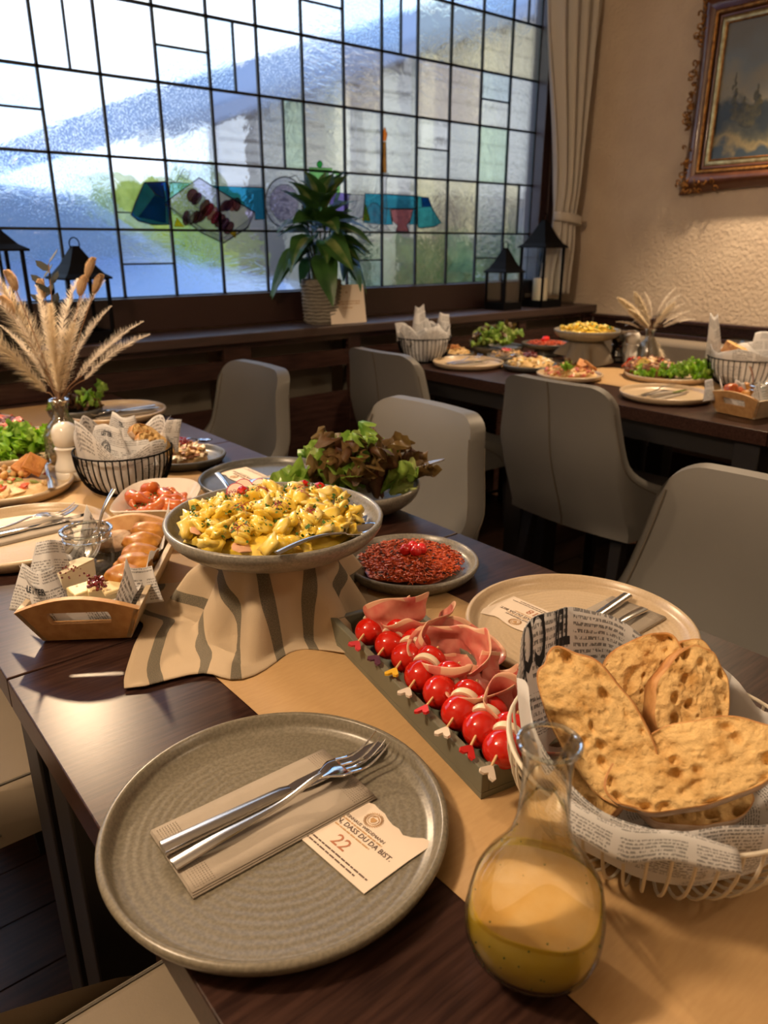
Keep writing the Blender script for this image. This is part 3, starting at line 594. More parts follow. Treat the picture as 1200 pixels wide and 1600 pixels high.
# ================================================================== TABLES
def table(x0, x1, y0, y1, label, group):
    cx, cy = (x0 + x1) / 2, (y0 + y1) / 2; hx, hy = (x1 - x0) / 2, (y1 - y0) / 2
    t = thing('dining_table', label, 'table', (cx, cy, 0), 0, group)
    G().box(-hx, hx, -hy, hy, .712, .75).build('tabletop', mt['table'], t, smooth=False, bevel=.0015)
    for sx in (-1, 1):
        for sy in (-1, 1): G().box(sx * (hx - .055) - .035, sx * (hx - .055) + .035, sy * (hy - .055) - .035, sy * (hy - .055) + .035, 0, .712).build('leg', mt['blackwood'], t, smooth=False, bevel=.003)
    a = G(); a.box(-hx + .09, hx - .09, -hy + .035, -hy + .055, .65, .712); a.box(-hx + .09, hx - .09, hy - .055, hy - .035, .65, .712); a.box(-hx + .035, -hx + .055, -hy + .09, hy - .09, .65, .712); a.box(hx - .055, hx - .035, -hy + .09, hy - .09, .65, .712)
    a.build('apron', mt['blackwood'], t, smooth=False); return t
TX0, TX1 = .1265, .8205
for y0_, y1_, lb in ((.025, .8065, 'nearest dark wooden table, under the large grey plate'), (.8095, 1.5895, 'middle dark wooden table of the near row, under the raised noodle bowl'), (1.5925, 2.372, 'far dark wooden table of the near row, under the dried grass vase')):
    table(TX0, TX1, y0_, y1_, lb, 'tables of the near row')
U0, U1 = 1.92, 2.74
for y0_, y1_, lb in ((.025, .8065, 'dark wooden table of the far row, nearest the camera at the right edge'), (.8095, 1.5895, 'dark wooden table of the far row under the plate beside the black wire basket'), (1.5925, 2.372, 'dark wooden table of the far row against the window sill')):
    table(U0, U1, y0_, y1_, lb, 'tables of the far row')
# kraft paper runners
def runner(x0, x1, ya, yb, label, seed):
    def f(u, v): return Vector((lerp(x0, x1, v), lerp(ya, yb, u), .7506 + .0006 * (1 + math.sin(u * 90 + v * 5 + seed)) * (1 if .02 < u < .98 else 0)))
    return tag(G().grid(f, 160, 6).build('paper_runner', mt['kraft'], solid=.0004), label, 'table runner')
runner(.306, .648, -.15, 2.33, 'brown kraft paper runner along the near table row', 0); runner(2.17, 2.50, .0, 2.33, 'brown kraft paper runner along the far table row', 2)
# ================================================================== CHAIRS (front towards +X)
def chair_mesh_back():
    ZT, ZB = .845, .40
    def f(s, t, off):                 # s -1..1 around, t 0..1 up
        a = abs(s); top = ZT - .055 * max(0, (a - .60) / .40) ** 2.2 * (1 if a > .6 else 0)
        z = lerp(ZB, top, t)
        k = smooth((z - ZB) / (ZT - ZB))
        hw = lerp(.238, .185, smooth((z - .5) / .36)) - off * .3
        wing = .012 + .38 * (1 - smooth((z - .42) / .24)) ** 1.4
        xb = -.235 - .115 * max(0, (z - .42)) / .42 - .02 * math.sin(k * PI)
        ys = .84                       # part of s that is the flat back
        if a <= ys:
            y = hw * .92 * (s / ys); x = xb + .022 * (a / ys) ** 2
        else:
            q = (a - ys) / (1 - ys); y = math.copysign(hw * (.92 + .08 * math.sin(q * PI / 2)), s); x = xb + .022 + (wing) * q ** 1.25
        return Vector((x + off, y, z))
    g = G(); NU, NV = 48, 20
    g.grid(lambda u, v: f(u * 2 - 1, v, 0), NU, NV)
    g.grid(lambda u, v: f(u * 2 - 1, v, .036) + Vector((0, 0, .0)), NU, NV)
    n1 = (NU + 1) * (NV + 1)
    def idx(i, j, L): return L * n1 + i * (NV + 1) + j
    for i in range(NU):
        g.f.append((idx(i, NV, 0), idx(i + 1, NV, 0), idx(i + 1, NV, 1), idx(i, NV, 1))); g.f.append((idx(i, 0, 0), idx(i, 0, 1), idx(i + 1, 0, 1), idx(i + 1, 0, 0))); g.m += [0, 0]
    for j in range(NV):
        g.f.append((idx(0, j, 0), idx(0, j + 1, 0), idx(0, j + 1, 1), idx(0, j, 1))); g.f.append((idx(NU, j, 0), idx(NU, j, 1), idx(NU, j + 1, 1), idx(NU, j + 1, 0))); g.m += [0, 0]
    return g, f
def make_chair(label, loc, rz, group):
    t = thing('dining_chair', label, 'chair', loc, rz, group)
    g, f = chair_mesh_back(); g.build('backrest', mt['leather'], t, angle=70)
    s = G().box(-.20, .235, -.215, .215, .395, .475); so = s.build('seat', mt['leather'], t, bevel=.022, angle=80); so.modifiers['bevel'].segments = 4
    G().tube([(x, y, .4745) for x, y in ((.215, -.20), (-.17, -.20))], .0022, 5).build('seam', mt['stitch'], so); G().tube([(.215, .20, .4745), (-.17, .20, .4745)], .0022, 5).build('seam', mt['stitch'], so)
    G().tube([(.2365, -.2, .440), (.2365, .2, .440)], .002, 5).build('seam', mt['stitch'], so); G().tube([(.2, -.2165, .440), (-.16, -.2165, .440)], .002, 5).build('seam', mt['stitch'], so); G().tube([(.2, .2165, .440), (-.16, .2165, .440)], .002, 5).build('seam', mt['stitch'], so)
    bk = [o for o in t.children if o.name.startswith('backrest')][0]
    G().tube([f(0, v / 20, 0) + Vector((-.001, 0, 0)) for v in range(21)], .0028, 5).build('seam', mt['stitch'], bk)
    for s_ in (-1, 1):
        G().tube([f(s_ * .88, v / 20, .036) + Vector((.001, 0, 0)) for v in range(1, 20)], .0018, 5).build('seam', mt['stitch'], bk)
        G().tube([f(s_ * .97, v / 20, -.0008) for v in range(1, 20)], .0016, 5).build('seam', mt['stitch'], bk)
    for x, y, dx in ((.19, -.175, .02), (.19, .175, .02), (-.17, -.165, -.06), (-.17, .165, -.06)):
        q = 1 if y > 0 else -1
        G().add([(x + a, y + b, .40) for a, b in ((-.019, -.019), (.019, -.019), (.019, .019), (-.019, .019))] + [(x + dx + a, y + q * .02 + b, 0) for a, b in ((-.013, -.013), (.013, -.013), (.013, .013), (-.013, .013))], [(3, 2, 1, 0), (4, 5, 6, 7), (0, 1, 5, 4), (1, 2, 6, 5), (2, 3, 7, 6), (3, 0, 4, 7)]).build('leg', mt['blackwood'], t, smooth=False)
    return t
ch = make_chair('taupe upholstered chair tucked in beside the leaf salad bowl, front of its back lit', (.86, 1.27, 0), PI, 'upholstered chairs')
clone(ch, (.86, 2.06, 0), PI, 'taupe upholstered chair nearest the sill on the right of the near tables'); clone(ch, (.875, .47, 0), PI, 'taupe upholstered chair cut by the right edge beside the beige plate')
clone(ch, (1.985, 2.06, 0), 0, 'taupe upholstered chair seen from behind, near the paper filled basket'); clone(ch, (1.985, 1.29, 0), R(-.03, .0), 'taupe upholstered chair seen from behind with its dark centre seam in full view')
c1 = clone(ch, (.02, 1.215, 0), 0, 'lamplit-coloured taupe chair seat at the left edge of the photo, beside the middle table'); c2 = clone(ch, (-.02, .405, 0), 0, 'lamplit-coloured taupe chair seat at the bottom left corner of the photo')
clone(ch, (1.985, .46, 0), 0, 'taupe upholstered chair right of the frame at the far table row')
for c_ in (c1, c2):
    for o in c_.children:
        if o.name.split('.')[0] in ('seat', 'backrest'): o.data = o.data.copy(); o.data.materials[0] = mt['leather_lit']
# bench along the right wall
bn = thing('wall_bench', 'grey beige upholstered bench along the plastered wall', 'bench', (0, 0, 0))
G().box(2.90, 3.36, -.6, 2.38, .36, .47).build('seat', mt['bench'], bn, bevel=.02); G().box(3.24, 3.355, -.6, 2.38, .47, .775).build('backrest', mt['bench'], bn, bevel=.025); G().box(2.98, 3.34, -.58, 2.36, 0, .36).build('base', mt['cabinet'], bn, smooth=False)
# ================================================================== LAMPS (outside the frame)
def pendant(loc, label):
    p = thing('pendant_lamp', label, 'lamp', loc)
    G().lathe([(.012, .07), (.016, .065), (.026, .05), (.036, .01), (.042, -.035), (.040, -.035), (.034, .01), (.024, .047), (.01, .06)], 32).build('lamp_shade', mt['black'], p)
    G().tube([(0, 0, .07), (0, 0, CZ - loc[2])], .003, 6).build('cord', mt['black'], p)
pendant((LAMP1[0], LAMP1[1], LAMP1[2] + .045), 'small black pendant lamp above the near tables')
# ================================================================== LANTERNS
def lantern(loc, w_, h_, he, label, cand, rz=0):
    t = thing('candle_lantern', label, 'lantern', loc, rz); a = w_ / 2; e = a * 1.12
    g = G(); g.box(-a, a, -a, a, 0, .012); g.box(-a, a, -a, -a + .004, .012, .035); g.box(-a, a, a - .004, a, .012, .035); g.box(-a, -a + .004, -a, a, .012, .035); g.box(a - .004, a, -a, a, .012, .035)
    g.build('base', mt['black'], t, smooth=False)
    for sx in (-1, 1):
        for sy in (-1, 1): G().box(sx * a * .93 - .005, sx * a * .93 + .005, sy * a * .93 - .005, sy * a * .93 + .005, .012, he).build('post', mt['black'], t, smooth=False)
    prof_ = [(e, he - .006), (e, he), (e * .78, he + (h_ - he) * .10), (e * .52, he + (h_ - he) * .34), (e * .3, he + (h_ - he) * .62), (e * .12, he + (h_ - he) * .84)]
    vs_ = []; fs = []
    for r_, z_ in prof_: vs_ += [(-r_, -r_, z_), (r_, -r_, z_), (r_, r_, z_), (-r_, r_, z_)]
    for k in range(len(prof_) - 1):
        for j in range(4): fs.append((k * 4 + j, k * 4 + (j + 1) % 4, k * 4 + 4 + (j + 1) % 4, k * 4 + 4 + j))
    fs += [(3, 2, 1, 0), tuple(len(vs_) - 4 + j for j in range(4))]
    G().add(vs_, fs).build('roof', mt['black'], t, smooth=False)
    r = .016; G().tube([(r * math.cos(q), 0, h_ * 1.0 - .012 + r * math.sin(q) * 1.2) for q in [2 * PI * i / 14 for i in range(14)]], .0022, 5, closed=True).tube([(0, 0, he + (h_ - he) * .8), (0, 0, h_ - .03)], .006, 6).build('hanging_ring', mt['black'], t)
    for d in range(4):
        m_ = Matrix.Rotation(d * PI / 2, 4, 'Z'); G().box(-a * .9, a * .9, a * .93 - .001, a * .93 + .001, .02, he - .006, mat=m_).build('glass_pane', mt['lantern_glass'], t, smooth=False)
    if cand:
        c = thing('pillar_candle', 'thick ivory pillar candle inside the tall lantern', 'candle', (loc[0], loc[1], loc[2] + .0125))
        G().lathe([(0, 0), (.036, 0), (.037, .006), (.037, .118), (.034, .124), (.022, .120), (0, .117)], 32).build('wax', mt['candle'], c); G().tube([(0, 0, .115), (.002, 0, .133)], .0018, 5).build('wick', mt['black'], c)
    return t
lantern((2.80, 2.515, SZ), .125, .30, .175, 'small black lantern right of the plant on the sill', 0, .0)
lantern((3.07, 2.515, SZ), .155, .43, .285, 'tall black lantern with a pillar candle beside the curtain', 1)
lantern((.815, 2.52, SZ), .135, .31, .20, 'black lantern behind the dried grasses at left', 0, .1)
lantern((.545, 2.515, SZ), .19, .42, .285, 'black lantern cut by the left edge of the photo', 0)
# ================================================================== PLANT, CARD
pl = thing('potted_plant', 'leafy green plant in a woven grey pot on the window sill', 'plant', (1.745, 2.52, SZ))
g = G().lathe([(0, 0), (.066, 0), (.070, .01), (.078, .14), (.080, .165), (.076, .168), (.072, .15), (.06, .145), (0, .145)], 40); pot = g.build('pot', mt['pot'], pl)
for k in range(11): G().tube([((.0705 + .0085 * (k / 11)) * math.cos(q), (.0705 + .0085 * (k / 11)) * math.sin(q), .012 + k * .0135 + .002 * math.sin(q * 9 + k)) for q in [2 * PI * i / 30 for i in range(30)]], .0055, 5, closed=True).build('woven_ring', mt['pot'], pot)
def leafmesh(L, W, fold, curl, nm, mats, seed=0):
    def f(u, v):
        a = (v - .5) * 2; wd = W * math.sin(PI * min(1, u * .97 + .015)) ** .8 * (1 - .35 * u) * 1.25
        x = L * u; z_ = -curl * L * u * u + fold * abs(a) * wd + .04 * W * math.sin(u * 14 + a * 2 + seed) * abs(a)
        return Vector((x * (1 - .15 * curl * u), a * wd * .5, z_))
    g = G().grid(f, 10, 6); me = g.mesh(nm)
    for m_ in mats: me.materials.append(m_)
    for i, p in enumerate(me.polygons): p.use_smooth = True; p.material_index = (1 if (i % 6 in (2, 3)) else 0) if len(mats) > 1 else 0
    return me
lm = [leafmesh(.155, .085, .22, c_, 'leaf', [mt['plant'][0], mt['plant'][1]] if k_ % 2 == 0 else [mt['plant'][0], mt['plant'][0]], k_) for k_, c_ in enumerate((.2, .45, .7, .9))]
pr = random.Random(11)
for i in range(12):
    a = pr.uniform(0, 6.28); h_ = pr.uniform(.10, .26); r_ = pr.uniform(.01, .045)
    G().tube([(r_ * .6 * math.cos(a), r_ * .6 * math.sin(a), .14), (r_ * math.cos(a), r_ * math.sin(a), .14 + h_ * .5), (r_ * 1.6 * math.cos(a), r_ * 1.6 * math.sin(a), .14 + h_)], [.006, .005, .003], 6).build('stem', mt['plantstem'], pl)
for i in range(64):
    tier = i / 64; a = i * 2.4 + pr.uniform(-.3, .3); h_ = .25 + .20 * tier + pr.uniform(-.03, .03); s_ = (1.1 - .25 * tier) * pr.uniform(.8, 1.15)
    if math.sin(a) > .55: s_ *= .62
    pitch = lerp(-.05, 1.2, tier) + pr.uniform(-.3, .3); r_ = lerp(.055, .02, tier)
    k = 3 if tier < .2 else (2 if tier < .5 else (1 if tier < .8 else 0))
    o = link('leaf', lm[k], pl, loc=(r_ * math.cos(a), r_ * math.sin(a), h_), rot=(pr.uniform(-.5, .5), -pitch, a)); o.scale = (s_,) * 3
cd = thing('menu_card', 'cream card leaning on the woven plant pot', 'card', (1.815, 2.435, SZ + .001)); cd.rotation_euler = (math.radians(-9), 0, -.06)
G().box(-.083, .083, -.0006, .0006, 0, .148).build('paper', mt['card'], cd, smooth=False)
B_ = T(0, -.001, .074, PI / 2); dashes('fine_print', [(.125, .0035, .010, 0), (.12, .0035, .001, 0), (.05, .0035, -.014, 0), (.008, .006, .045, 0)], mt['ink_tan'], cd, B_)
# ================================================================== TABLEWARE
TZ = .7518
def plate(name, label, loc, r, mat, group=None, rim=.021):
    t = G(); k = r / .136
    t.lathe([(0, .006), (r - .02, .006), (r - .012, .0085), (r - .008, .013), (r - .006, rim - .001), (r - .0035, rim), (r - .0008, rim - .0015), (r, rim - .004), (r - .003, .010), (r - .010, .002), (r - .02, 0), (0, 0)], 96)
    o = t.build(name, mat, None, angle=60, loc=loc); return tag(o, label, 'plate', group)
def knife(loc, rz, label, group='table knives'):
    t = thing('table_knife', label, 'knife', loc, rz, group)
    def prof(u):  # handle half width / height
        return (.0055 + .0015 * (1 - u), .0026 + .0012 * (1 - u))
    n = 14; vs_ = []; fs = []
    for i in range(n + 1):
        u = i / n; x = lerp(0, .112, u); w_, h_ = prof(u)
        if u > .93: w_ *= .8; h_ *= .75
        for a in range(12):
            q = 2 * PI * a / 12; cx = math.copysign(abs(math.cos(q)) ** .6, math.cos(q)); cz = math.copysign(abs(math.sin(q)) ** .6, math.sin(q)); vs_.append((x, w_ * cx, h_ * (1 + cz)))
    for i in range(n):
        for a in range(12): fs.append((i * 12 + a, i * 12 + (a + 1) % 12, (i + 1) * 12 + (a + 1) % 12, (i + 1) * 12 + a))
    fs += [tuple(range(11, -1, -1)), tuple(n * 12 + a for a in range(12))]
    G().add(vs_, fs).build('handle', mt['steel'], t)
    out = [(.110, -.004), (.125, -.0085), (.150, -.0095), (.190, -.0095), (.208, -.006), (.2135, .001), (.214, .005), (.20, .0068), (.15, .006), (.122, .0055), (.110, .004)]
    G().prism(out, .0022, .0036).build('blade', mt['chrome'], t, bevel=.0004); return t
def fork(loc, rz, label, group='table forks'):
    t = thing('table_fork', label, 'fork', loc, rz, group)
    def z(x): return .0035 + .010 * math.exp(-((x - .135) / .028) ** 2) * .9 + (.012 * ((x - .17) / .03) ** 2 if x > .17 else 0)
    def hf(u, v):
        x = lerp(0, .135, u); w_ = .0062 - .0036 * smooth(u * 1.15); a = 2 * PI * v; return Vector((x, w_ * math.copysign(abs(math.cos(a)) ** .7, math.cos(a)), z(x) * smooth(u * 2 + .3) + .0016 + (.0018 - .0004 * u) * math.copysign(abs(math.sin(a)) ** .7, math.sin(a))))
    g = G(); g.grid(hf, 30, 12); g.f.append(tuple(range(12))); g.m.append(0); g.build('handle', mt['steel'], t)
    def bw(x): return lerp(.0028, .0125, smooth((x - .130) / .022))
    def bf(u, v): x = lerp(.130, .160, u); a = (v - .5) * 2; return Vector((x, a * bw(x), z(x) + .0008 + .0022 * a * a * u))
    G().grid(bf, 10, 10).build('fork_head', mt['chrome'], t, solid=.0014)
    for k in range(4):
        y = lerp(-.0108, .0108, k / 3); g = G().tube([(x, y * (1 - .05 * (x - .158) / .04), z(x) + .0008 + .0022 * (y / .0125) ** 2) for x in [lerp(.158, .203, i / 8) for i in range(9)]], [.0016 - .0009 * i / 8 for i in range(9)], 6); g.build('tine', mt['chrome'], t)
    return t
def napkin(loc, rz, label, sx=.166, sy=.08):
    t = thing('paper_napkin', label, 'napkin', loc, rz, 'folded paper napkins')
    for i in range(3):
        def f(u, v, i=i): return Vector(((u - .5) * (sx - i * .001), (v - .5) * (sy - i * .0015) + i * .0006, .0005 + i * .0011 + .0006 * math.sin(u * 7 + i) * math.sin(v * 3.1)))
        G().grid(f, 16, 8).build('fold', mt['napkin'], t, solid=.0009)
    g = G()
    for a, b in ((-sx / 2 + .004, -sx / 2 + .02), (sx / 2 - .02, sx / 2 - .004)):
        x = a
        while x < b:
            y = -sy / 2 + .005
            while y < sy / 2 - .004: g.box(x, x + .0006, y, y + .0006, .0032, .0038); y += .0022
            x += .0022
    g.build('embossed_dots', mt['napkin_dot'], t, smooth=False, kind='stuff'); return t
def card(loc, rz, label, number):
    """local: text reads along +X, top of the text is +Y; torn edge on top"""
    t = thing('place_card', label, 'card', loc, rz, 'place cards on the plates'); L, W = .108, .064; q = random.Random(int(number))
    poly = [(-L / 2, -W / 2), (L / 2, -W / 2), (L / 2 + .001, W * .2), (L / 2 + .003, W / 2 + .009)]
    n = 16
    for i in range(1, n): u = i / n; poly.append((L / 2 - L * u, W / 2 + (.009 * (1 - u * 5) if u < .2 else 0) + q.uniform(-.0012, .0012) - .003 * math.sin(u * 9)))
    poly.append((-L / 2, W / 2))
    k = len(poly); c = [(-L / 2 + .002, 0)]
    G().prism(poly, 0, .0005).build('paper', mt['card'], t, smooth=False)
    B0 = T(0, 0, .0007)
    join_text('lettering', [('WEINHAUS WIEDEMANN', .0042, .006, .0115, 0), ('SCHÖN, DASS DU DA BIST.', .0066, .006, .0035, .00008)], mt['ink'], t, B0)
    dashes('fine_print', [(.05, .0013, .0078, .006), (.04, .0013, -.0012, .006)], mt['ink_tan'], t, B0, 2)
    if number in ('22', '18'): join_text('number', [(number, .0165, .006, -.0125, 0)], mt['ink_red'], t, B0)
    dashes('small_print', [(.094, .0013, -.0225, 0), (.075, .0013, -.0265, 0)], mt['ink'], t, B0, 3)
    g = G()   # crest: a laurel ring round a small shield
    for i in range(26):
        a = 2 * PI * i / 26; r_ = .0062
        g.tube([(.006 + r_ * math.cos(a), .0225 + r_ * math.sin(a), .0009), (.006 + (r_ + .0022) * math.cos(a + .35), .0225 + (r_ + .0022) * math.sin(a + .35), .0009)], .00028, 4)
    g.tube([(.006 + .0048 * math.cos(a), .0225 + .0048 * math.sin(a), .0009) for a in [2 * PI * i / 24 for i in range(24)]], .00025, 4, closed=True)
    g.prism([(.0035, .0245), (.0085, .0245), (.0085, .0215), (.006, .019), (.0035, .0215)], .0006, .0009); g.tube([(.0025, .0255, .0009), (.006, .0275, .0009), (.0095, .0255, .0009)], .0004, 4)
    g.build('crest', mt['ink_tan'], t, smooth=False); return t
PT = TZ + .0065
plate('dinner_plate', 'large grey stoneware plate in the foreground with cutlery and card 22', (.237, .425, TZ - .0005), .1375, mt['greyplate'])
napkin((.236, .440, PT), -.02, 'folded taupe paper napkin on the large grey foreground plate')
kn = knife((.152, .452, PT + .0042), -.035, 'steel table knife on the foreground grey plate'); fk = fork((.152, .433, PT + .0042), .01, 'steel table fork on the foreground grey plate')
card((.277, .384, PT), -PI / 2 + .08, 'cream card printed 22 half under the foreground napkin', '22')
plate('dinner_plate', 'beige stoneware plate with card 18 behind the bread basket', (.690, .470, TZ - .0005), .1375, mt['beigeplate'])
napkin((.715, .457, PT), PI + .02, 'folded grey paper napkin on the beige plate behind the bread')
clone(kn, (.803, .478, PT + .0042), PI + .10, 'steel table knife on the beige plate, blade tip behind the bread paper'); clone(fk, (.790, .445, PT + .0042), PI + .06, 'steel table fork on the beige plate behind the bread basket')
card((.668, .527, PT), PI / 2 + .02, 'cream card printed 18 on the beige plate', '18')
plate('dinner_plate', 'beige stoneware plate cut by the left edge of the photo', (.252, 1.215, TZ - .0005), .1375, mt['beigeplate'])
napkin((.25, 1.245, PT), .05, 'folded napkin on the beige plate at the left edge')
clone(kn, (.155, 1.232, PT + .0042), .06, 'steel knife on the beige plate at the left edge'); clone(fk, (.15, 1.262, PT + .0042), -.02, 'steel fork on the beige plate at the left edge')
card((.335, 1.165, PT), -PI / 2, 'cream place card on the plate at the left edge', '21')
plate('dinner_plate', 'grey stoneware plate with card and knife behind the noodle bowl', (.712, 1.225, TZ - .0005), .1375, mt['darkplate'])
napkin((.735, 1.215, PT), PI, 'folded napkin on the grey plate behind the noodle bowl')
clone(kn, (.825, 1.225, PT + .0042), PI + .03, 'steel knife on the grey plate behind the noodle bowl'); clone(fk, (.81, 1.20, PT + .0042), PI, 'steel fork on the grey plate behind the noodle bowl')
card((.695, 1.29, PT), PI / 2, 'cream place card on the grey plate behind the noodle bowl', '17')
plate('dinner_plate', 'beige stoneware plate at the far end behind the black wire basket', (.705, 2.03, TZ - .0005), .1375, mt['beigeplate'])
napkin((.725, 2.02, PT), PI, 'folded napkin on the farthest beige plate of the near tables')
clone(kn, (.82, 2.03, PT + .0042), PI, 'steel knife on the farthest beige plate of the near tables'); clone(fk, (.82, 2.005, PT + .0042), PI, 'steel fork on the farthest beige plate of the near tables')
# spoon
def spoon(loc, rot, label, L=.19, group='serving spoons'):
    t = thing('serving_spoon', label, 'spoon', loc, 0, group, rot=rot)
    def hf(u, v): x = lerp(0, L - .045, u); a = 2 * PI * v; w_ = .0052 - .0030 * smooth(u); return Vector((x, w_ * math.cos(a), .003 + .0016 * math.sin(a) + .006 * math.sin(u * PI)))
    g = G().grid(hf, 16, 10); g.f.append(tuple(range(10))); g.m.append(0); g.build('handle', mt['steel'], t)
    def bf(u, v):
        x = lerp(L - .047, L + .012, u); wd = .0175 * math.sin(PI * (u * .93 + .05)) ** .6; a = (v - .5) * 2
        return Vector((x, a * wd, .003 - .007 * math.sin(PI * u) * (1 - a * a)))
    G().grid(bf, 12, 8).build('spoon_bowl', mt['chrome'], t, solid=.001); return t
# ================================================================== CARAFE
ca = thing('glass_carafe', 'round bellied glass carafe with yellow herb dressing', 'carafe', (.307, .221, TZ))
body = [(0, .003), (.022, .002), (.032, .006), (.041, .018), (.0455, .034), (.0462, .046), (.043, .060), (.036, .074), (.027, .088), (.0195, .102), (.0160, .118), (.0148, .140), (.0150, .158), (.0165, .168), (.0180, .172)]
def wob(prof, s_=1): return [(r_ * s_, z_) for r_, z_ in prof]
def rip(g):   # four soft lobes pressed into the belly
    for i, (x, y, z_) in enumerate(g.v):
        a = math.atan2(y, x); r_ = math.hypot(x, y); k = 1 + .045 * math.cos(a * 4 + .9) * math.exp(-((z_ - .05) / .035) ** 2); g.v[i] = (x * k, y * k, z_)
    return g
rip(G().lathe(wob(body), 56)).build('glass_body', mt['glass'], ca, angle=80)
G().tube([(.0182 * math.cos(a), .0182 * math.sin(a), .172) for a in [2 * PI * i / 32 for i in range(32)]], .0016, 8, closed=True).build('rim', mt['glass2'], ca)
liq = [(0, .0045)] + [(r_ - .0022, z_ + (.001 if i < 3 else 0)) for i, (r_, z_) in enumerate(body[1:6])] + [(.0432, .050), (.0418, .056)]
def lq(g):
    rip(g)
    for i, (x, y, z_) in enumerate(g.v):
        if z_ > .045: a = math.atan2(y, x); g.v[i] = (x, y, z_ + .006 * math.sin(a * 2 + .6) * (1 if math.hypot(x, y) > .03 else 0) * 0 + 0)
    return g
lq(G().lathe(liq + [(.0405, .0562)], 48, m=0)).build('dressing', mt['dressing'], ca, angle=50)
rip(G().lathe([(.0412, .0562), (.03, .0558), (0, .0558)], 48)).build('dressing_surface', mt['dressing_top'], ca)
def film(u, v):   # clinging film higher up the glass
    a = lerp(2.2, 6.9, u); zz = lerp(.054, .054 + .036 * (.35 + .65 * abs(math.sin(a * 1.7 + 1))) , v); r_ = 0
    for (r0, z0), (r1, z1) in zip(body, body[1:]):
        if z0 <= zz <= z1: r_ = lerp(r0, r1, (zz - z0) / (z1 - z0))
    r_ -= .0014; k = 1 + .045 * math.cos(a * 4 + .9) * math.exp(-((zz - .05) / .035) ** 2); return Vector((r_ * k * math.cos(a), r_ * k * math.sin(a), zz))
flm = glassmat('dressing_film', (.95, .88, .66), 0, .3, .2, 30, k=.1)
G().grid(film, 60, 8).build('dressing_film', flm, ca)
q = random.Random(4); g = G()
for i in range(130):
    a = q.uniform(0, 6.28); zz = q.uniform(.01, .10); r_ = 0
    for (r0, z0), (r1, z1) in zip(body, body[1:]):
        if z0 <= zz <= z1: r_ = lerp(r0, r1, (zz - z0) / (z1 - z0))
    if zz > .056 and q.random() < .65: continue
    r_ -= .0012; k = 1 + .045 * math.cos(a * 4 + .9) * math.exp(-((zz - .05) / .035) ** 2); g.blob((r_ * k * math.cos(a), r_ * k * math.sin(a), zz), q.uniform(.0003, .0007), i, .3, 2, 1)
g.build('herb_flecks', mt['herb'], ca, kind='stuff')
# ================================================================== WIRE BASKETS, PAPER LINERS
def wire_basket(name, label, loc, rt, rb, h_, n, wr, mat, foot=.0, group=None, lean=0):
    t = thing(name, label, 'basket', loc, 0, group)
    G().tube([(rt * math.cos(a), rt * math.sin(a), h_) for a in [2 * PI * i / 64 for i in range(64)]], wr * 1.25, 8, closed=True).build('rim', mat, t)
    G().tube([(rb * math.cos(a), rb * math.sin(a), wr) for a in [2 * PI * i / 48 for i in range(48)]], wr * 1.1, 6, closed=True).build('base_ring', mat, t)
    me = None
    for k in range(n):
        a = 2 * PI * k / n
        if me is None:
            pts = [(rb + (rt - rb) * math.sin(u * PI / 2) ** .85, 0, wr + (h_ - wr) * (1 - math.cos(u * PI / 2)) ** .95) for u in [i / 9 for i in range(10)]]
            me = G().tube(pts, wr, 5).build('wire', mat, t); m0 = me.data; me.rotation_euler = (0, lean, a)
        else: link('wire', m0, t, rot=(0, lean, a))
    G().tube([(-rb, 0, wr), (rb, 0, wr)], wr, 5).tube([(0, -rb, wr), (0, rb, wr)], wr, 5).build('base_cross', mat, t); return t
def liner(label, c, fn, nu=60, nv=22, uvs=(.5, .3), group='newsprint basket liners', name='paper_liner'):
    o = G().grid(fn, nu, nv, uvscale=uvs).build(name, mt['news'], loc=c, solid=.0003, angle=60); return tag(o, label, 'paper', group)
BC = Vector((.480, .243, TZ)); 
wire_basket('wire_basket', 'cream wire bread basket in the right foreground', BC, .118, .055, .078, 50, .0013, mt['wire_white'])
def bl(u, v, rt=.116, rb=.05, h_=.082, up=None, seed=0):
    a = 2 * PI * u; k = v
    r_ = lerp(.0, rb, k / .3) if k < .3 else rb + (rt - .004 - rb) * math.sin((k - .3) / .7 * PI / 2) ** .85
    z_ = .004 if k < .3 else .004 + (h_ - .004) * (1 - math.cos((k - .3) / .7 * PI / 2)) ** .95
    cr_ = .003 * math.sin(a * 7 + seed) * k + .002 * math.sin(a * 13 + 2 * seed + k * 9) * k
    if up and k > .8: e = up(a) * (k - .8) / .2; z_ += e; r_ += e * .12
    return Vector(((r_ + cr_ - .004) * math.cos(a), (r_ + cr_ - .004) * math.sin(a), z_ + cr_ * .5))
def bump_(a, c, w_): d = (a - c + PI) % (2 * PI) - PI; return math.exp(-(d / w_) ** 2)
up1 = lambda a: .006 + .046 * bump_(a, 2.55, .32) + .056 * bump_(a, 1.75, .5) + .035 * bump_(a, 1.05, .4) + .006 * math.sin(a * 5) + .012 * bump_(a, .5, .6)
L1 = liner('newsprint paper lining the cream wire bread basket', BC, lambda u, v: bl(u, v, up=up1), 90, 26, (.62, .24))
def on_liner(a0, v0, up, off=.0012, rt=.116, h_=.082, flip=1, seed=0, rb=.05, upfn=None):
    def fn(co):
        u = (a0 + co.x * flip / rt) / (2 * PI); v = v0 + co.y / (.13)
        p = bl(u % 1, min(v, 1), rt, rb, h_, up, seed); a = 2 * PI * u; return p + Vector((-math.cos(a), -math.sin(a), 0)) * off
    return fn
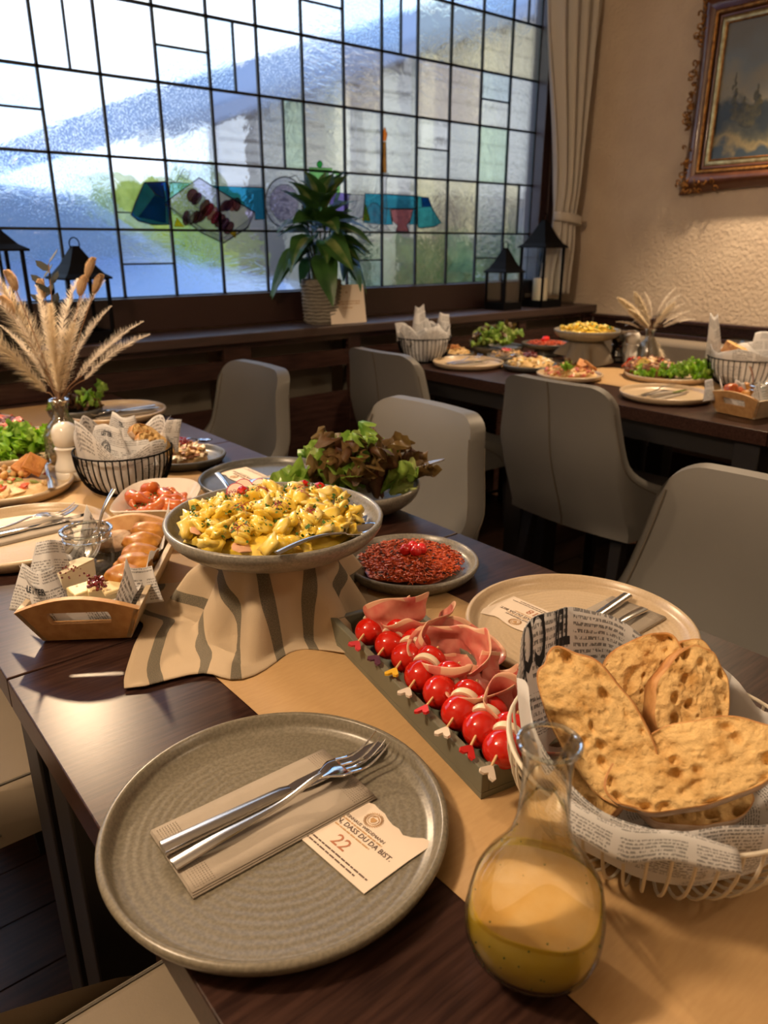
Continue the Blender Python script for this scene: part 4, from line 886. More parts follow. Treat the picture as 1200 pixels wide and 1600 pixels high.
for s_, sz, a0, v0, bd in (('N & Y', .022, 2.62, .93, .0004), ('DISCOUNT.', .010, 2.12, .90, .0002), ('CO', .020, 1.80, .97, .0005), ('TER', .014, 1.45, .97, .0005), ('Exquisite', .010, 3.2, .92, .0002), ('SP', .016, .35, .93, .0004)):
    text_mesh('lettering', s_, sz, mt['ink_grey'], L1, T(0, 0, 0, 0, 0, PI if a0 > 1 else 0), on_liner(a0, v0, up1, flip=-1), bold=bd)
def sheet(label, c, rot, w_, h_, seed, words=(), amp=.008, group='loose newsprint corners', bend=1.0, seal=0):
    """a free folded corner of newsprint standing up"""
    def f(u, v): x = (u - .5) * w_; y = v * h_; return Vector((x * (1 - .5 * v), amp * math.sin(u * 5 + seed) + bend * .35 * x * x / w_ * 2 + .12 * h_ * v * v * bend, y + .06 * h_ * math.sin(u * 4 + seed * 2)))
    o = G().grid(f, 16, 12, uvscale=(w_, h_)).build('paper_corner', mt['news'], loc=c, rot=rot, solid=.0003); tag(o, label, 'paper', group)
    for s_, sz, x, y, bd in words: text_mesh('lettering', s_, sz, mt['ink_grey'], o, T(x, y, 0), lambda co: f(co.x / w_ + .5, max(0, min(1, co.y / h_))) + Vector((0, -.001, 0)), bold=bd)
    if seal:
        g = G(); mp_ = lambda x, y: f(x / w_ + .5, max(0, min(1, y / h_))) + Vector((0, -.0006, 0))
        for rr, tr in ((.0135, .0005), (.0115, .0003), (.0085, .0003)): g.tube([mp_(-.004 + rr * math.cos(a), h_ * .42 + rr * math.sin(a)) for a in [2 * PI * i / 30 for i in range(30)]], tr, 4, closed=True)
        for i in range(24): a = 2 * PI * i / 24; g.tube([mp_(-.004 + .0095 * math.cos(a), h_ * .42 + .0095 * math.sin(a)), mp_(-.004 + .0108 * math.cos(a + .08), h_ * .42 + .0108 * math.sin(a + .08))], .0005, 4)
        for i in range(7): g.tube([mp_(-.004 + .006 * math.cos(i * .9), h_ * .42 + .006 * math.sin(i * 1.3)), mp_(-.004 + .004 * math.cos(i * 2.1), h_ * .42 + .004 * math.sin(i * 1.7))], .0008, 4)
        g.build('round_seal', mt['ink_grey'], o)
    return o
def fold_over(label, c, a0, wd, drop, lift, seed, rt):   # paper folded down outside over the rim
    def f(u, v):
        a = a0 + (u - .5) * wd; t = v; r_ = rt - .010 + .020 * t + .004 * math.sin(u * 6 + seed); z_ = .078 + lift * math.sin(t * PI) - drop * max(0, t - .40) * (1.25 - 1.9 * abs(u - .45)) * (1 + .3 * math.sin(u * 17)) + .003 * math.sin(u * 9 + seed)
        return Vector((r_ * math.cos(a), r_ * math.sin(a), z_))
    return tag(G().grid(f, 24, 12, uvscale=(.13, .06)).build('paper_flap', mt['news'], loc=c, solid=.0003), label, 'paper')
fold_over('newsprint flap folded over the front rim of the cream basket', BC, -2.70, 1.0, .011, .010, 1, .118)
# ================================================================== BREAD
def bread_slice(label, loc, rot, L, W, th, seed, top=.35, group='sliced white bread in the cream basket'):
    def outline(a):
        x = math.cos(a) * L / 2; y = math.sin(a); y = y * W / 2 * (1.05 if y > 0 else .80)
        k = 1 + .05 * noise.noise(Vector((math.cos(a) * 2, math.sin(a) * 2, seed))) * 2; return x * k, y * k
    NA, NR = 120, 34; g = G(); vs_ = []; fs = []; ms = []
    sv = Vector((seed * 7.3, seed * 2.1, 0))
    def dep(x, y, sgn):
        p = Vector((x, y, sgn)) * 55 + sv; d = noise.cell_vector(p); n1 = noise.noise(Vector((x * 70, y * 70, sgn + seed))) ; n2 = noise.noise(Vector((x * 150, y * 150, seed * 3 + sgn))); n3 = noise.noise(Vector((x * 34, y * 50, seed * 5 + sgn)))
        vd = noise.voronoi(Vector((x * 62, y * 78, sgn * 3 + seed)) + sv * .1 + d * 0)[0][0]; vd2 = noise.voronoi(Vector((x * 150, y * 170, sgn * 5 + seed)))[0][0]
        hole = smooth((.42 - vd) / .22) * .0075 * smooth((n3 + .25) / .4) + smooth((.38 - vd2) / .25) * .0016 + max(0, n3 - .16) * .014; return n2 * .0016 + n1 * .001 - hole
    for side, sgn in ((0, 1), (1, -1)):
        for r_ in range(NR + 1):
            for a in range(NA):
                q = 2 * PI * a / NA; x, y = outline(q); s_ = r_ / NR; x *= s_; y *= s_
                z_ = sgn * (th / 2 + (dep(x, y, sgn) if s_ < .97 else 0) - .002 * s_ ** 6); vs_.append((x, y, z_))
    def ix(s_, r_, a): return s_ * (NR + 1) * NA + r_ * NA + a % NA
    for s_ in (0, 1):
        for r_ in range(NR):
            for a in range(NA):
                fs.append((ix(s_, r_, a), ix(s_, r_ + 1, a), ix(s_, r_ + 1, a + 1), ix(s_, r_, a + 1)) if s_ == 0 else (ix(s_, r_, a), ix(s_, r_, a + 1), ix(s_, r_ + 1, a + 1), ix(s_, r_ + 1, a))); ms.append(0 if r_ < NR - 1 else 1)
    for a in range(NA):
        fs.append((ix(0, NR, a), ix(1, NR, a), ix(1, NR, a + 1), ix(0, NR, a + 1))); ms.append(2 if math.sin(2 * PI * a / NA) < -.1 else 1)
    g.v = vs_; g.f = fs; g.m = ms
    o = g.build('bread_slice', [mt['crumb'], mt['crust'], mt['crust_flour']], angle=75, loc=loc, rot=rot); return tag(o, label, 'bread', group)
def face_rot(normal, up_dir):
    """rotation with local Z along normal and local X along up_dir"""
    z_ = Vector(normal).normalized(); x_ = Vector(up_dir); x_ = (x_ - z_ * x_.dot(z_)).normalized(); y_ = z_.cross(x_); m_ = Matrix((x_, y_, z_)).transposed(); return m_.to_euler()
CAM = Vector((0, 0, CH))
FR = Vector((math.cos(YAW), -math.sin(YAW), 0))      # to the right in the photo
FF = Vector((math.sin(YAW), math.cos(YAW), 0))       # away from the camera
def photo_dir(dx, dy): return FR * dx + Vector((0, 0, 1)) * (-dy) * .9 + FF * (-dy) * .45
def bslice(label, px, py, zc, L, W, ddx, ddy, tilt, side, seed, th=.024):
    """slice with its centre at a point, long axis along a direction on the picture"""
    d = ray(px, py); p = CAM + d * zc; nrm = (-d.normalized() + FR * side + Vector((0, 0, tilt))).normalized()
    return bread_slice(label, p, face_rot(nrm, photo_dir(ddx, ddy)), L, W, th, seed)
bslice('long bread slice leaning at the left of the cream basket', 928, 1138, .580, .132, .070, .50, .80, .0, -.12, 1)
bslice('bread slice standing at the back of the cream basket', 1000, 1072, .645, .100, .068, .62, -.72, .0, .15, 2)
bslice('bread slice with floured crust upright on the right of the cream basket', 1078, 1108, .610, .100, .064, .25, -.95, .05, .38, 3, .030)
bslice('wide bread slice lying in front in the cream basket', 1086, 1204, .545, .132, .064, 1.0, -.22, .30, -.05, 4)
bslice('bread slice half hidden at the bottom of the cream basket', 1085, 1258, .580, .085, .045, 1.0, .0, .5, .1, 5)
bslice('bread slice half hidden behind the carafe neck in the cream basket', 925, 1222, .580, .062, .045, .2, .9, .3, -.2, 6)
bslice('bread slice tip at the back right of the cream basket', 1075, 1055, .655, .065, .045, .3, -.9, .0, .3, 8)
# ================================================================== SKEWER TRAY
TR = Vector((.472, .490, TZ)); TA = math.atan2(.302, .059)   # long axis
tr = thing('skewer_tray', 'long olive grey wooden tray of tomato skewers and ham', 'tray', TR, TA)
TL, TW, TH = .312, .104, .030
G().box(-TL / 2, TL / 2, -TW / 2, TW / 2, 0, .006).build('tray_base', mt['traygreen'], tr, smooth=False)
for (a, b, c_, d) in ((-TL / 2, TL / 2, -TW / 2, -TW / 2 + .008), (-TL / 2, TL / 2, TW / 2 - .008, TW / 2), (-TL / 2, -TL / 2 + .008, -TW / 2 + .008, TW / 2 - .008), (TL / 2 - .008, TL / 2, -TW / 2 + .008, TW / 2 - .008)): G().box(a, b, c_, d, .006, TH).build('side_board', mt['traygreen'], tr, smooth=False, bevel=.001)
TM = T(*TR, 0, 0, TA)
def skewer(k, px, py, col, label, r_=.0185):
    p = at(px, py, TZ + .034); inv = TM.inverted() @ p
    t = thing('tomato_skewer', label, 'skewer', p, TA - PI / 2 + .62 + R(-.06, .06), 'tomato mozzarella skewers')
    # local: -X points towards the near rim side (left in photo)
    g = G().blob((0, 0, 0), (r_, r_, r_ * .96), k, .02, 1, 3); g.build('tomato', mt['tomato'], t, angle=180)
    G().lathe([(0, -.0035), (r_ * .82, -.0035), (r_ * .88, 0), (r_ * .82, .0035), (0, .0035)], 28).build('mozzarella', mt['mozzarella'], t, loc=(r_ * .83, 0, .003), rot=(0, PI / 2 - .15, 0))
    G().blob((r_ * 1.22 + .004, 0, .004), (r_ * .55, r_ * .98, r_ * .95), k + 30, .02, 1, 3).build('tomato_half', mt['tomato'], t, angle=180)
    s_ = G().tube([(-.030, 0, .003), (.045, 0, .010)], .0013, 6).build('pick', mt['pick'], t)
    hp = [(0, 0), (.0042, .0028), (.0100, .0062), (.0128, .0052), (.0124, .0022), (.0092, 0), (.0124, -.0022), (.0128, -.0052), (.0100, -.0062), (.0042, -.0028)]
    G().prism([(-.028 - x * 1.2, y * 1.25) for x, y in hp], -.0007, .0018).build('heart_flight', mt['hearts'][col], s_, smooth=False, loc=(0, 0, .002), rot=(R(-.3, .5), 0, 0)); return t
sp_ = [(577, 987, 4, 'farthest in the tray, dusky pink pick'), (608, 1008, 3, 'second from the far end, purple pick'), (636, 1027, 2, 'third from the far end, yellow pick'), (658, 1056, 0, 'fourth from the far end, white pick and round tomato'), (688, 1082, 1, 'fifth from the far end, coral red pick'), (718, 1114, 0, 'third from the near end, pale pick'), (752, 1140, 1, 'second from the near end, bright red pick'), (785, 1170, 0, 'nearest in the tray, white pick')]
for k, (px, py, c_, lb) in enumerate(sp_): skewer(k, px, py, c_, 'tomato and mozzarella skewer ' + lb, .0165 if k < 2 else .0178)
def ham(label, p, rz, seed, L=.085, W=.055, rot=None, group='folded ham slices in the skewer tray'):
    q = random.Random(seed); a1, a2, a3 = [q.uniform(0, 6) for _ in range(3)]
    def f(u, v):
        a = lerp(-.4, 4.9, u) + .25 * math.sin(a1 + v * 3); r_ = (.016 + .016 * u + .004 * math.sin(u * 11 + a2)) * (1 + .55 * v)
        return Vector((r_ * math.cos(a) * 1.15, r_ * math.sin(a) * .95, .002 + (L * .55) * v + .007 * math.sin(u * 8 + a3) * v + .006 * noise.noise(Vector((u * 9, v * 4, seed))))) + noise.noise_vector(Vector((u * 6, v * 3, seed * 2.0))) * .007
    g = G().grid(f, 40, 10); 
    for i in range(len(g.m)): g.m[i] = 1 if i % 10 >= 9 and (i // 10) % 9 < 7 else 0
    o = g.build('ham_slice', [mt['ham'], mt['hamfat']], loc=p, rot=rot or (q.uniform(-.5, .1), q.uniform(-.4, .4), rz), solid=.0016, sub=1); return tag(o, label, 'ham', group)
for k, (px, py, lb) in enumerate([(622, 985, 'at the far end of the skewer tray'), (650, 990, 'second from the far end of the skewer tray'), (682, 1020, 'third from the far end of the skewer tray, widely ruffled'), (716, 1042, 'in the middle of the skewer tray'), (745, 1068, 'third from the near end of the skewer tray, tallest ruffle'), (790, 1098, 'second nearest in the skewer tray, rolled like a rose'), (803, 1128, 'nearest the carafe in the skewer tray')]):
    p = at(px, py, TZ + .026); ham('folded pink ham slice ' + lb, p + Vector((0, 0, -.018)), k * 1.3, k + 2)
# ================================================================== RAISED NOODLE BOWL ON A CLOTH COVERED STAND
def lathe_bowl(name, label, loc, rt, rb, h_, mat, group=None, cat='bowl', th=.006, n=72):
    pr_ = [(0, .004 + th * .3)] + [(rb + (rt - th - rb) * math.sin(u * PI / 2) ** 1.0, .004 + th * .3 + (h_ - .004 - th * .3) * (1 - math.cos(u * PI / 2)) ** .9) for u in [i / 8 for i in range(9)]] + [(rt - th * .4, h_ + .001), (rt, h_ - .001)] + [(rb + .004 + (rt - rb - .004) * math.sin(u * PI / 2), (h_ - .002) * (1 - math.cos(u * PI / 2)) ** .9) for u in [i / 8 for i in range(7, -1, -1)]] + [(0, 0)]
    o = G().lathe(pr_, n).build(name, mat, None, loc=loc, angle=70); return tag(o, label, cat, group)
BX, BY = .449, .765; BZ = .838
def noodle_bowl(cx, cy, z_, r_, label, labs, n=230, full=True, gp='raised bowls of yellow noodles'):
    lathe_bowl('serving_bowl', label, (cx, cy, z_), r_, r_ * .42, .042, mt['bowlware'], gp, n=80)
    t = thing('noodle_heap', labs, 'food', (cx, cy, z_ + .026), 0, 'heaps of yellow noodles'); q = random.Random(9)
    G().blob((0, 0, -.004), (r_ * .74, r_ * .74, .026), 3, .10, 3, 3).build('noodle_base', mt['potato'], t)
    base = [G().blob((0, 0, 0), (.0130, .0095, .0055), s, .34, 2.3, 2).mesh('noodle_piece') for s in range(5)]
    for i, b_ in enumerate(base):
        b_.materials.append(mt['potato2'] if i % 2 else mt['potato'])
        for p in b_.polygons: p.use_smooth = True
    for i in range(n):
        a = q.uniform(0, 6.28); rr = r_ * .80 * math.sqrt(q.random()); z1 = .024 * (1 - (rr / (r_ * .82)) ** 2) ** .6 if rr < r_ * .8 else 0
        o = link('noodle_piece', base[i % 5], t, loc=(rr * math.cos(a), rr * math.sin(a), z1 + .004 + q.uniform(-.004, .009)), rot=(q.uniform(-.9, .9), q.uniform(-.9, .9), q.uniform(0, 6.28))); o.scale = (q.uniform(.6, 1.25),) * 3
    def top(rr): return .024 * max(0, 1 - (rr / (r_ * .82)) ** 2) ** .6 + .013
    g = G()
    for i in range(900 if full else 120):
        a = q.uniform(0, 6.28); rr = r_ * .78 * math.sqrt(q.random()); 
        if noise.noise(Vector((rr * math.cos(a) * 30, rr * math.sin(a) * 30, 2))) < -.02: continue
        s_ = q.uniform(.0010, .0024) * (1 if full else 2); c_ = Vector((rr * math.cos(a), rr * math.sin(a), top(rr) + q.uniform(.0, .005)))
        m_ = Euler((q.uniform(-1, 1), q.uniform(-1, 1), q.uniform(0, 6))).to_matrix()
        g.add([c_ + m_ @ Vector(v) * s_ for v in ((-1, -.6, 0), (0, -1, .3), (1, -.3, 0), (.9, .8, .2), (-.2, 1, 0), (-1, .5, .3))], [(0, 1, 2, 3, 4, 5)])
    g.build('parsley', mt['herb'], t, kind='stuff')
    if full:
        g = G()
        for (bx, by) in ((-.075, -.045), (-.045, -.005), (-.012, -.03), (.03, -.01), (0, .035), (.045, .01), (-.03, .05), (.01, -.065)):
            for k in range(6):
                a = q.uniform(0, 6.28); l_ = q.uniform(.010, .020); c_ = Vector((bx + q.uniform(-.006, .006), by + q.uniform(-.006, .006), 0)); rr = c_.length; c_.z = top(rr) + .003
                b_ = q.uniform(-.5, .5)
                g.tube([c_ + Vector((l_ * (u - .5) * math.cos(a + b_ * u * 3), l_ * (u - .5) * math.sin(a + b_ * u * 3), .005 * math.sin(u * PI))) for u in [j / 6 for j in range(7)]], .00035, 4)
        g.build('beet_threads', mt['thread'], t, kind='stuff')
        for (px, py) in ((0.005, .085), (.022, .075), (-.012, .075)):
            o = G().lathe([(0, -.0008), (.011, -.0008), (.0118, 0), (.011, .0008), (0, .0008)], 24, m=0).build('radish_slice', mt['radish_in'], t, loc=(px, py, .030), rot=(q.uniform(.5, 1.0), q.uniform(-.3, .3), -.7)); G().tube([(.0116 * math.cos(a), .0116 * math.sin(a), 0) for a in [2 * PI * i / 24 for i in range(24)]], .0009, 5, closed=True).build('radish_skin', mt['radish'], o)
        for (px, py) in ((.075, .045), (-.012, .055), (.09, .03)): G().blob((0, 0, 0), (.009, .007, .006), 4, .2, 2, 2).build('tomato_piece', mt['tomato'], t, loc=(px, py, top(math.hypot(px, py)) + .003))
        for k in range(2): G().blob((0, 0, 0), (.013, .011, .002), 4, .1, 2, 2).build('radish_slice', mt['hamfat'], t, loc=((-.092, .020), (-.080, -.060))[k] + (.012,), rot=(.3, .2, 0))
    return t
noodle_bowl(BX, BY, BZ, .136, 'raised grey stoneware bowl of yellow noodles on the striped cloth', 'yellow noodle salad with parsley heaped in the near raised bowl')
sA = at(433, 868, BZ + .046); sB = at(588, 822, BZ + .036); sp1 = spoon(tuple(sA), (0, 0, 0), 'silver serving spoon lying in the near raised noodle bowl', .15); sp1.rotation_euler = (sB - sA).to_track_quat('X', 'Z').to_euler(); sp1.scale = ((sB - sA).length / .16,) * 3
# stand under the cloth
tag(G().lathe([(0, 0), (.075, 0), (.07, .03), (.066, .085), (0, .085)], 40).build('bowl_stand', mt['porcelain'], loc=(BX, BY, TZ)), 'upturned stand hidden under the striped cloth', 'stand')
def cloth_over(cx, cy, zt, rt, label, mat, hem, rot=0, seed=0, NU=96, NV=34, name='striped_cloth', group=None):
    """square-ish cloth draped over a round stand: flat top, folds falling to the table"""
    g = G(); vs_ = []; uvs = []
    for i in range(NU + 1):
        a = 2 * PI * i / NU; H_ = hem(a)       # distance out on the cloth to the hem along this direction
        for j in range(NV + 1):
            s_ = H_ * j / NV
            if s_ < rt: r_, z_ = s_, zt
            else:
                d = s_ - rt; hfall = zt - TZ - .0025; wv = math.sin(a * 8 + seed) * .5 + math.sin(a * 5 + 1.3 * seed) * .35 + math.sin(a * 13 + seed) * .15
                slope = .50 + .10 * wv; f_ = d * math.sqrt(1 - slope ** 2) 
                if f_ < hfall: r_ = rt + d * slope + wv * .022 * smooth(d / .05); z_ = zt - f_ - .004 * smooth(d / .01) * 0
                else:
                    d2 = d - hfall / math.sqrt(1 - slope ** 2); r_ = rt + hfall / math.sqrt(1 - slope ** 2) * slope + wv * .022 + d2 * .95; z_ = .7524 + .003 * max(0, math.sin(a * 7 + s_ * 26 + seed)) * smooth(d2 / .02)
            vs_.append((cx + r_ * math.cos(a), cy + r_ * math.sin(a), z_)); uvs.append((s_ * math.cos(a - rot) + .5, s_ * math.sin(a - rot) + .5))
    fs = [(i * (NV + 1) + j, (i + 1) * (NV + 1) + j, (i + 1) * (NV + 1) + j + 1, i * (NV + 1) + j + 1) for i in range(NU) for j in range(NV)]
    g.add(vs_, fs); g.uv = uvs; o = g.build(name, mat, solid=.0016, solid_off=1, angle=180); return tag(o, label, 'cloth', group)
def sqhem(ax, w1, w2, off):
    def h(a):
        b = a - ax; c_, s_ = math.cos(b), math.sin(b); v = 9
        if abs(c_) > 1e-6: v = min(v, (w1[0] if c_ > 0 else w1[1]) / abs(c_))
        if abs(s_) > 1e-6: v = min(v, (w2[0] if s_ > 0 else w2[1]) / abs(s_))
        return v
    return h
cax = math.radians(-112)
cloth_over(BX, BY, BZ - .001, .068, 'beige cloth with dark stripes draped under the raised noodle bowl', mt['cloth'], sqhem(cax, (.185, .16), (.185, .235), 0), cax + PI / 2, 1.2)
# ================================================================== RED CARROT SALAD ON A DARK PLATE
def carrot_plate(cx, cy, z_, r_, label, lab2, full=True):
    plate('dark_plate', label, (cx, cy, z_), r_, mt['bowlware'] if full else mt['darkplate'], 'plates of red carrot salad')
    t = thing('carrot_salad', lab2, 'salad', (cx, cy, z_ + .007), 0, 'red carrot salads'); q = random.Random(3)
    G().blob((0, 0, .006), (r_ * .72, r_ * .66, .013), 5, .12, 3, 3).build('carrot_heap', mt['carrot'], t)
    g = G(); g2 = G()
    for i in range(1500 if full else 300):
        a = q.uniform(0, 6.28); rr = r_ * .76 * math.sqrt(q.random()); zt = .006 + .012 * math.sqrt(max(0, 1 - (rr / (r_ * .78)) ** 2)); l_ = q.uniform(.003, .007) * (1 if full else 2); b_ = q.uniform(0, 6.28); c_ = Vector((rr * math.cos(a), rr * math.sin(a), zt + q.uniform(-.001, .004)))
        (g2 if q.random() < .13 else g).tube([c_ + Vector((l_ * (u - 1) * math.cos(b_ + u), l_ * (u - 1) * math.sin(b_ + u), .0025 * math.sin(u * 3))) for u in (0, 1, 2)], .0009 if full else .0018, 3)
    g.build('carrot_shreds', mt['carrot'], t, kind='stuff', angle=180); g2.build('dark_onion_shreds', mt['carrot_dark'], t, kind='stuff', angle=180)
    for (x, y) in ((-.006, .006), (.010, .008), (.002, -.008), (.014, -.006))[:4 if full else 2]: G().blob((0, 0, 0), (.0085,) * 3 if full else (.013,) * 3, 2, .06, 2, 3).build('red_berry', mt['berry'], t, loc=(x, y, .026))
carrot_plate(.658, .742, TZ - .0005, .098, 'dark grey plate of shredded red salad behind the skewer tray', 'shredded red carrot salad topped with berries, near row')
# ================================================================== LEAF SALADS
def lettuce_leaf(seed, W=.06, L=.075, ruf=.014, mats=(0,)):
    q = random.Random(seed); p1, p2 = q.uniform(0, 6), q.uniform(0, 6)
    def f(u, v):
        a = (v - .5) * 2; e = smooth((abs(a) * .7 + u * .6) - .25); wd = W * (.25 + .75 * math.sin(min(1, u * 1.05) * PI * .62))
        z_ = .25 * L * math.sin(u * 2.2) + ruf * e * math.sin(a * 9 + u * 7 + p1) + ruf * .6 * e * math.sin(a * 4 - u * 13 + p2) + .15 * W * a * a
        return Vector((u * L + .004 * e * math.sin(a * 11 + p2), a * wd * .5 + ruf * .4 * e * math.sin(u * 15 + p1), z_))
    g = G().grid(f, 14, 16); me = g.mesh('leaf')
    for m_ in mats: me.materials.append(mt['lettuce'][m_])
    for i, p in enumerate(me.polygons): p.use_smooth = True; p.material_index = 1 if len(mats) > 1 and (i // 16) > 8 else 0
    return me
LV = [lettuce_leaf(1, mats=(0, 2)), lettuce_leaf(2, mats=(0,)), lettuce_leaf(3, mats=(1, 0)), lettuce_leaf(4, mats=(2,)), lettuce_leaf(5, .05, .06, .016, mats=(1,)), lettuce_leaf(6, mats=(2, 0)), lettuce_leaf(7, .05, .06, .018, mats=(3,)), lettuce_leaf(8, .055, .05, .016, mats=(3,))]
def salad(label, loc, r_, n, kinds, s0, h_, seed, name='leaf_salad', group=None):
    t = thing(name, label, 'salad', loc, 0, group); q = random.Random(seed)
    for i in range(n):
        a = q.uniform(0, 6.28); rr = r_ * math.sqrt(q.random()) * .85; zz = h_ * (1 - (rr / r_) ** 2) * q.uniform(.3, 1)
        o = link('leaf', LV[q.choice(kinds)], t, loc=(rr * math.cos(a) * .8, rr * math.sin(a) * .8, zz), rot=(q.uniform(-.9, .9), q.uniform(-1.3, .1), a + q.uniform(-.9, .9))); o.scale = (s0 * q.uniform(.7, 1.15),) * 3
    return t
SX, SY = .765, 1.01
lathe_bowl('salad_bowl', 'grey stoneware bowl full of leaf salad behind the noodle bowl', (SX, SY, TZ), .112, .045, .048, mt['bowlware'])
salad('green and dark red leaf salad in the grey bowl behind the noodles', (SX, SY, TZ + .030), .100, 52, (0, 1, 2, 3, 3, 5, 0, 3, 5, 4), .98, .050, 4)
tgp = Vector((SX, SY, .80)) + FR * .152 + FF * .03 + Vector((0, 0, .032)); tg = thing('salad_tongs', 'steel salad tongs sticking out to the right of the leaf salad', 'tongs', tuple(tgp), 0); tg.rotation_euler = (Vector((SX, SY, .80)) - tgp).to_track_quat('X', 'Z').to_euler()
for s_ in (-1, 1): G().tube([(0, s_ * .0015, 0), (.03, s_ * .005, 0), (.08, s_ * .009, .002), (.14, s_ * .012, 0)], .0016, 6).build('tong_arm', mt['chrome'], tg)
G().tube([(0, .0015, 0), (-.004, 0, 0), (0, -.0015, 0)], .0016, 6).build('tong_loop', mt['chrome'], tg)
# ================================================================== SHRIMP BOWL
def rect_bowl(label, loc, rz, L, W, h_, mat):
    n = 48; lay = []
    def se(a, l_, w_, z_): c_, s_ = math.cos(a), math.sin(a); return (l_ * math.copysign(abs(c_) ** .55, c_), w_ * math.copysign(abs(s_) ** .55, s_), z_ + (.006 * abs(c_) ** 4 if z_ > h_ * .8 else 0))
    for (k, z_) in ((0, 0), (.55, 0), (.62, .004), (.82, h_ * .55), (1, h_), (.985, h_ + .002), (.955, h_), (.78, h_ * .55), (.55, .008), (0, .007)): lay.append([se(2 * PI * i / n, L / 2 * max(k, .001), W / 2 * max(k, .001), z_) for i in range(n)])
    g = G(); vs_ = [p for r_ in lay for p in r_]; fs = [(i * n + j, i * n + (j + 1) % n, (i + 1) * n + (j + 1) % n, (i + 1) * n + j) for i in range(len(lay) - 1) for j in range(n)]
    o = g.add(vs_, fs).build('serving_dish', mat, loc=loc, rot=(0, 0, rz), angle=60); return tag(o, label, 'dish')
SH = Vector((.458, 1.165, TZ)); rect_bowl('white oblong porcelain dish of fried shrimp', SH, .95, .175, .135, .044, mt['porcelain'])
def shrimp_mesh(k):
    g = G(); n = 24; pts = []; rs = []
    for i in range(n): u = i / (n - 1); a = lerp(-.8, 4.0, u); pts.append((.014 * math.cos(a), .014 * math.sin(a), .003 * math.sin(u * 4 + k))); rs.append(.0085 * (1 - .72 * u) + .0011 * math.sin(u * 34))
    rs[0] = .005; g.tube(pts, rs, 10); return g.mesh('shrimp')
shm = [shrimp_mesh(k) for k in range(3)]
for m_ in shm:
    m_.materials.append(mt['shrimp'])
    for p in m_.polygons: p.use_smooth = True
q = random.Random(6)
for i in range(15):
    a = q.uniform(0, 6.28); r_ = math.sqrt(q.random()) * .050
    o = link('fried_shrimp', shm[i % 3], loc=SH + Vector((r_ * math.cos(a) * 1.05, r_ * math.sin(a) * .9, .020 + .022 * (1 - r_ / .055) + q.uniform(0, .006))), rot=(q.uniform(-.8, .8), q.uniform(-.8, .8), q.uniform(0, 6.28))); o.scale = (q.uniform(1.2, 1.6),) * 3
    tag(o, 'reddish fried shrimp heaped in the white oblong dish', 'shrimp', 'fried shrimps in the white dish')
g = G(); q = random.Random(17)
for i in range(60): a = q.uniform(0, 6.28); r_ = math.sqrt(q.random()) * .045; g.blob(tuple(SH + Vector((r_ * math.cos(a), r_ * math.sin(a), .052 - .3 * r_))), q.uniform(.001, .0025), i, .4, 3, 1)
tag(g.build('parsley', mt['herb'], kind='stuff'), 'chopped green parsley sprinkled over the fried shrimp', 'herbs', kind='stuff')
spoon(tuple(at(340, 742, .845)), (0, .20, PI + 1.35), 'silver spoon handle sticking out of the white shrimp dish', .15)
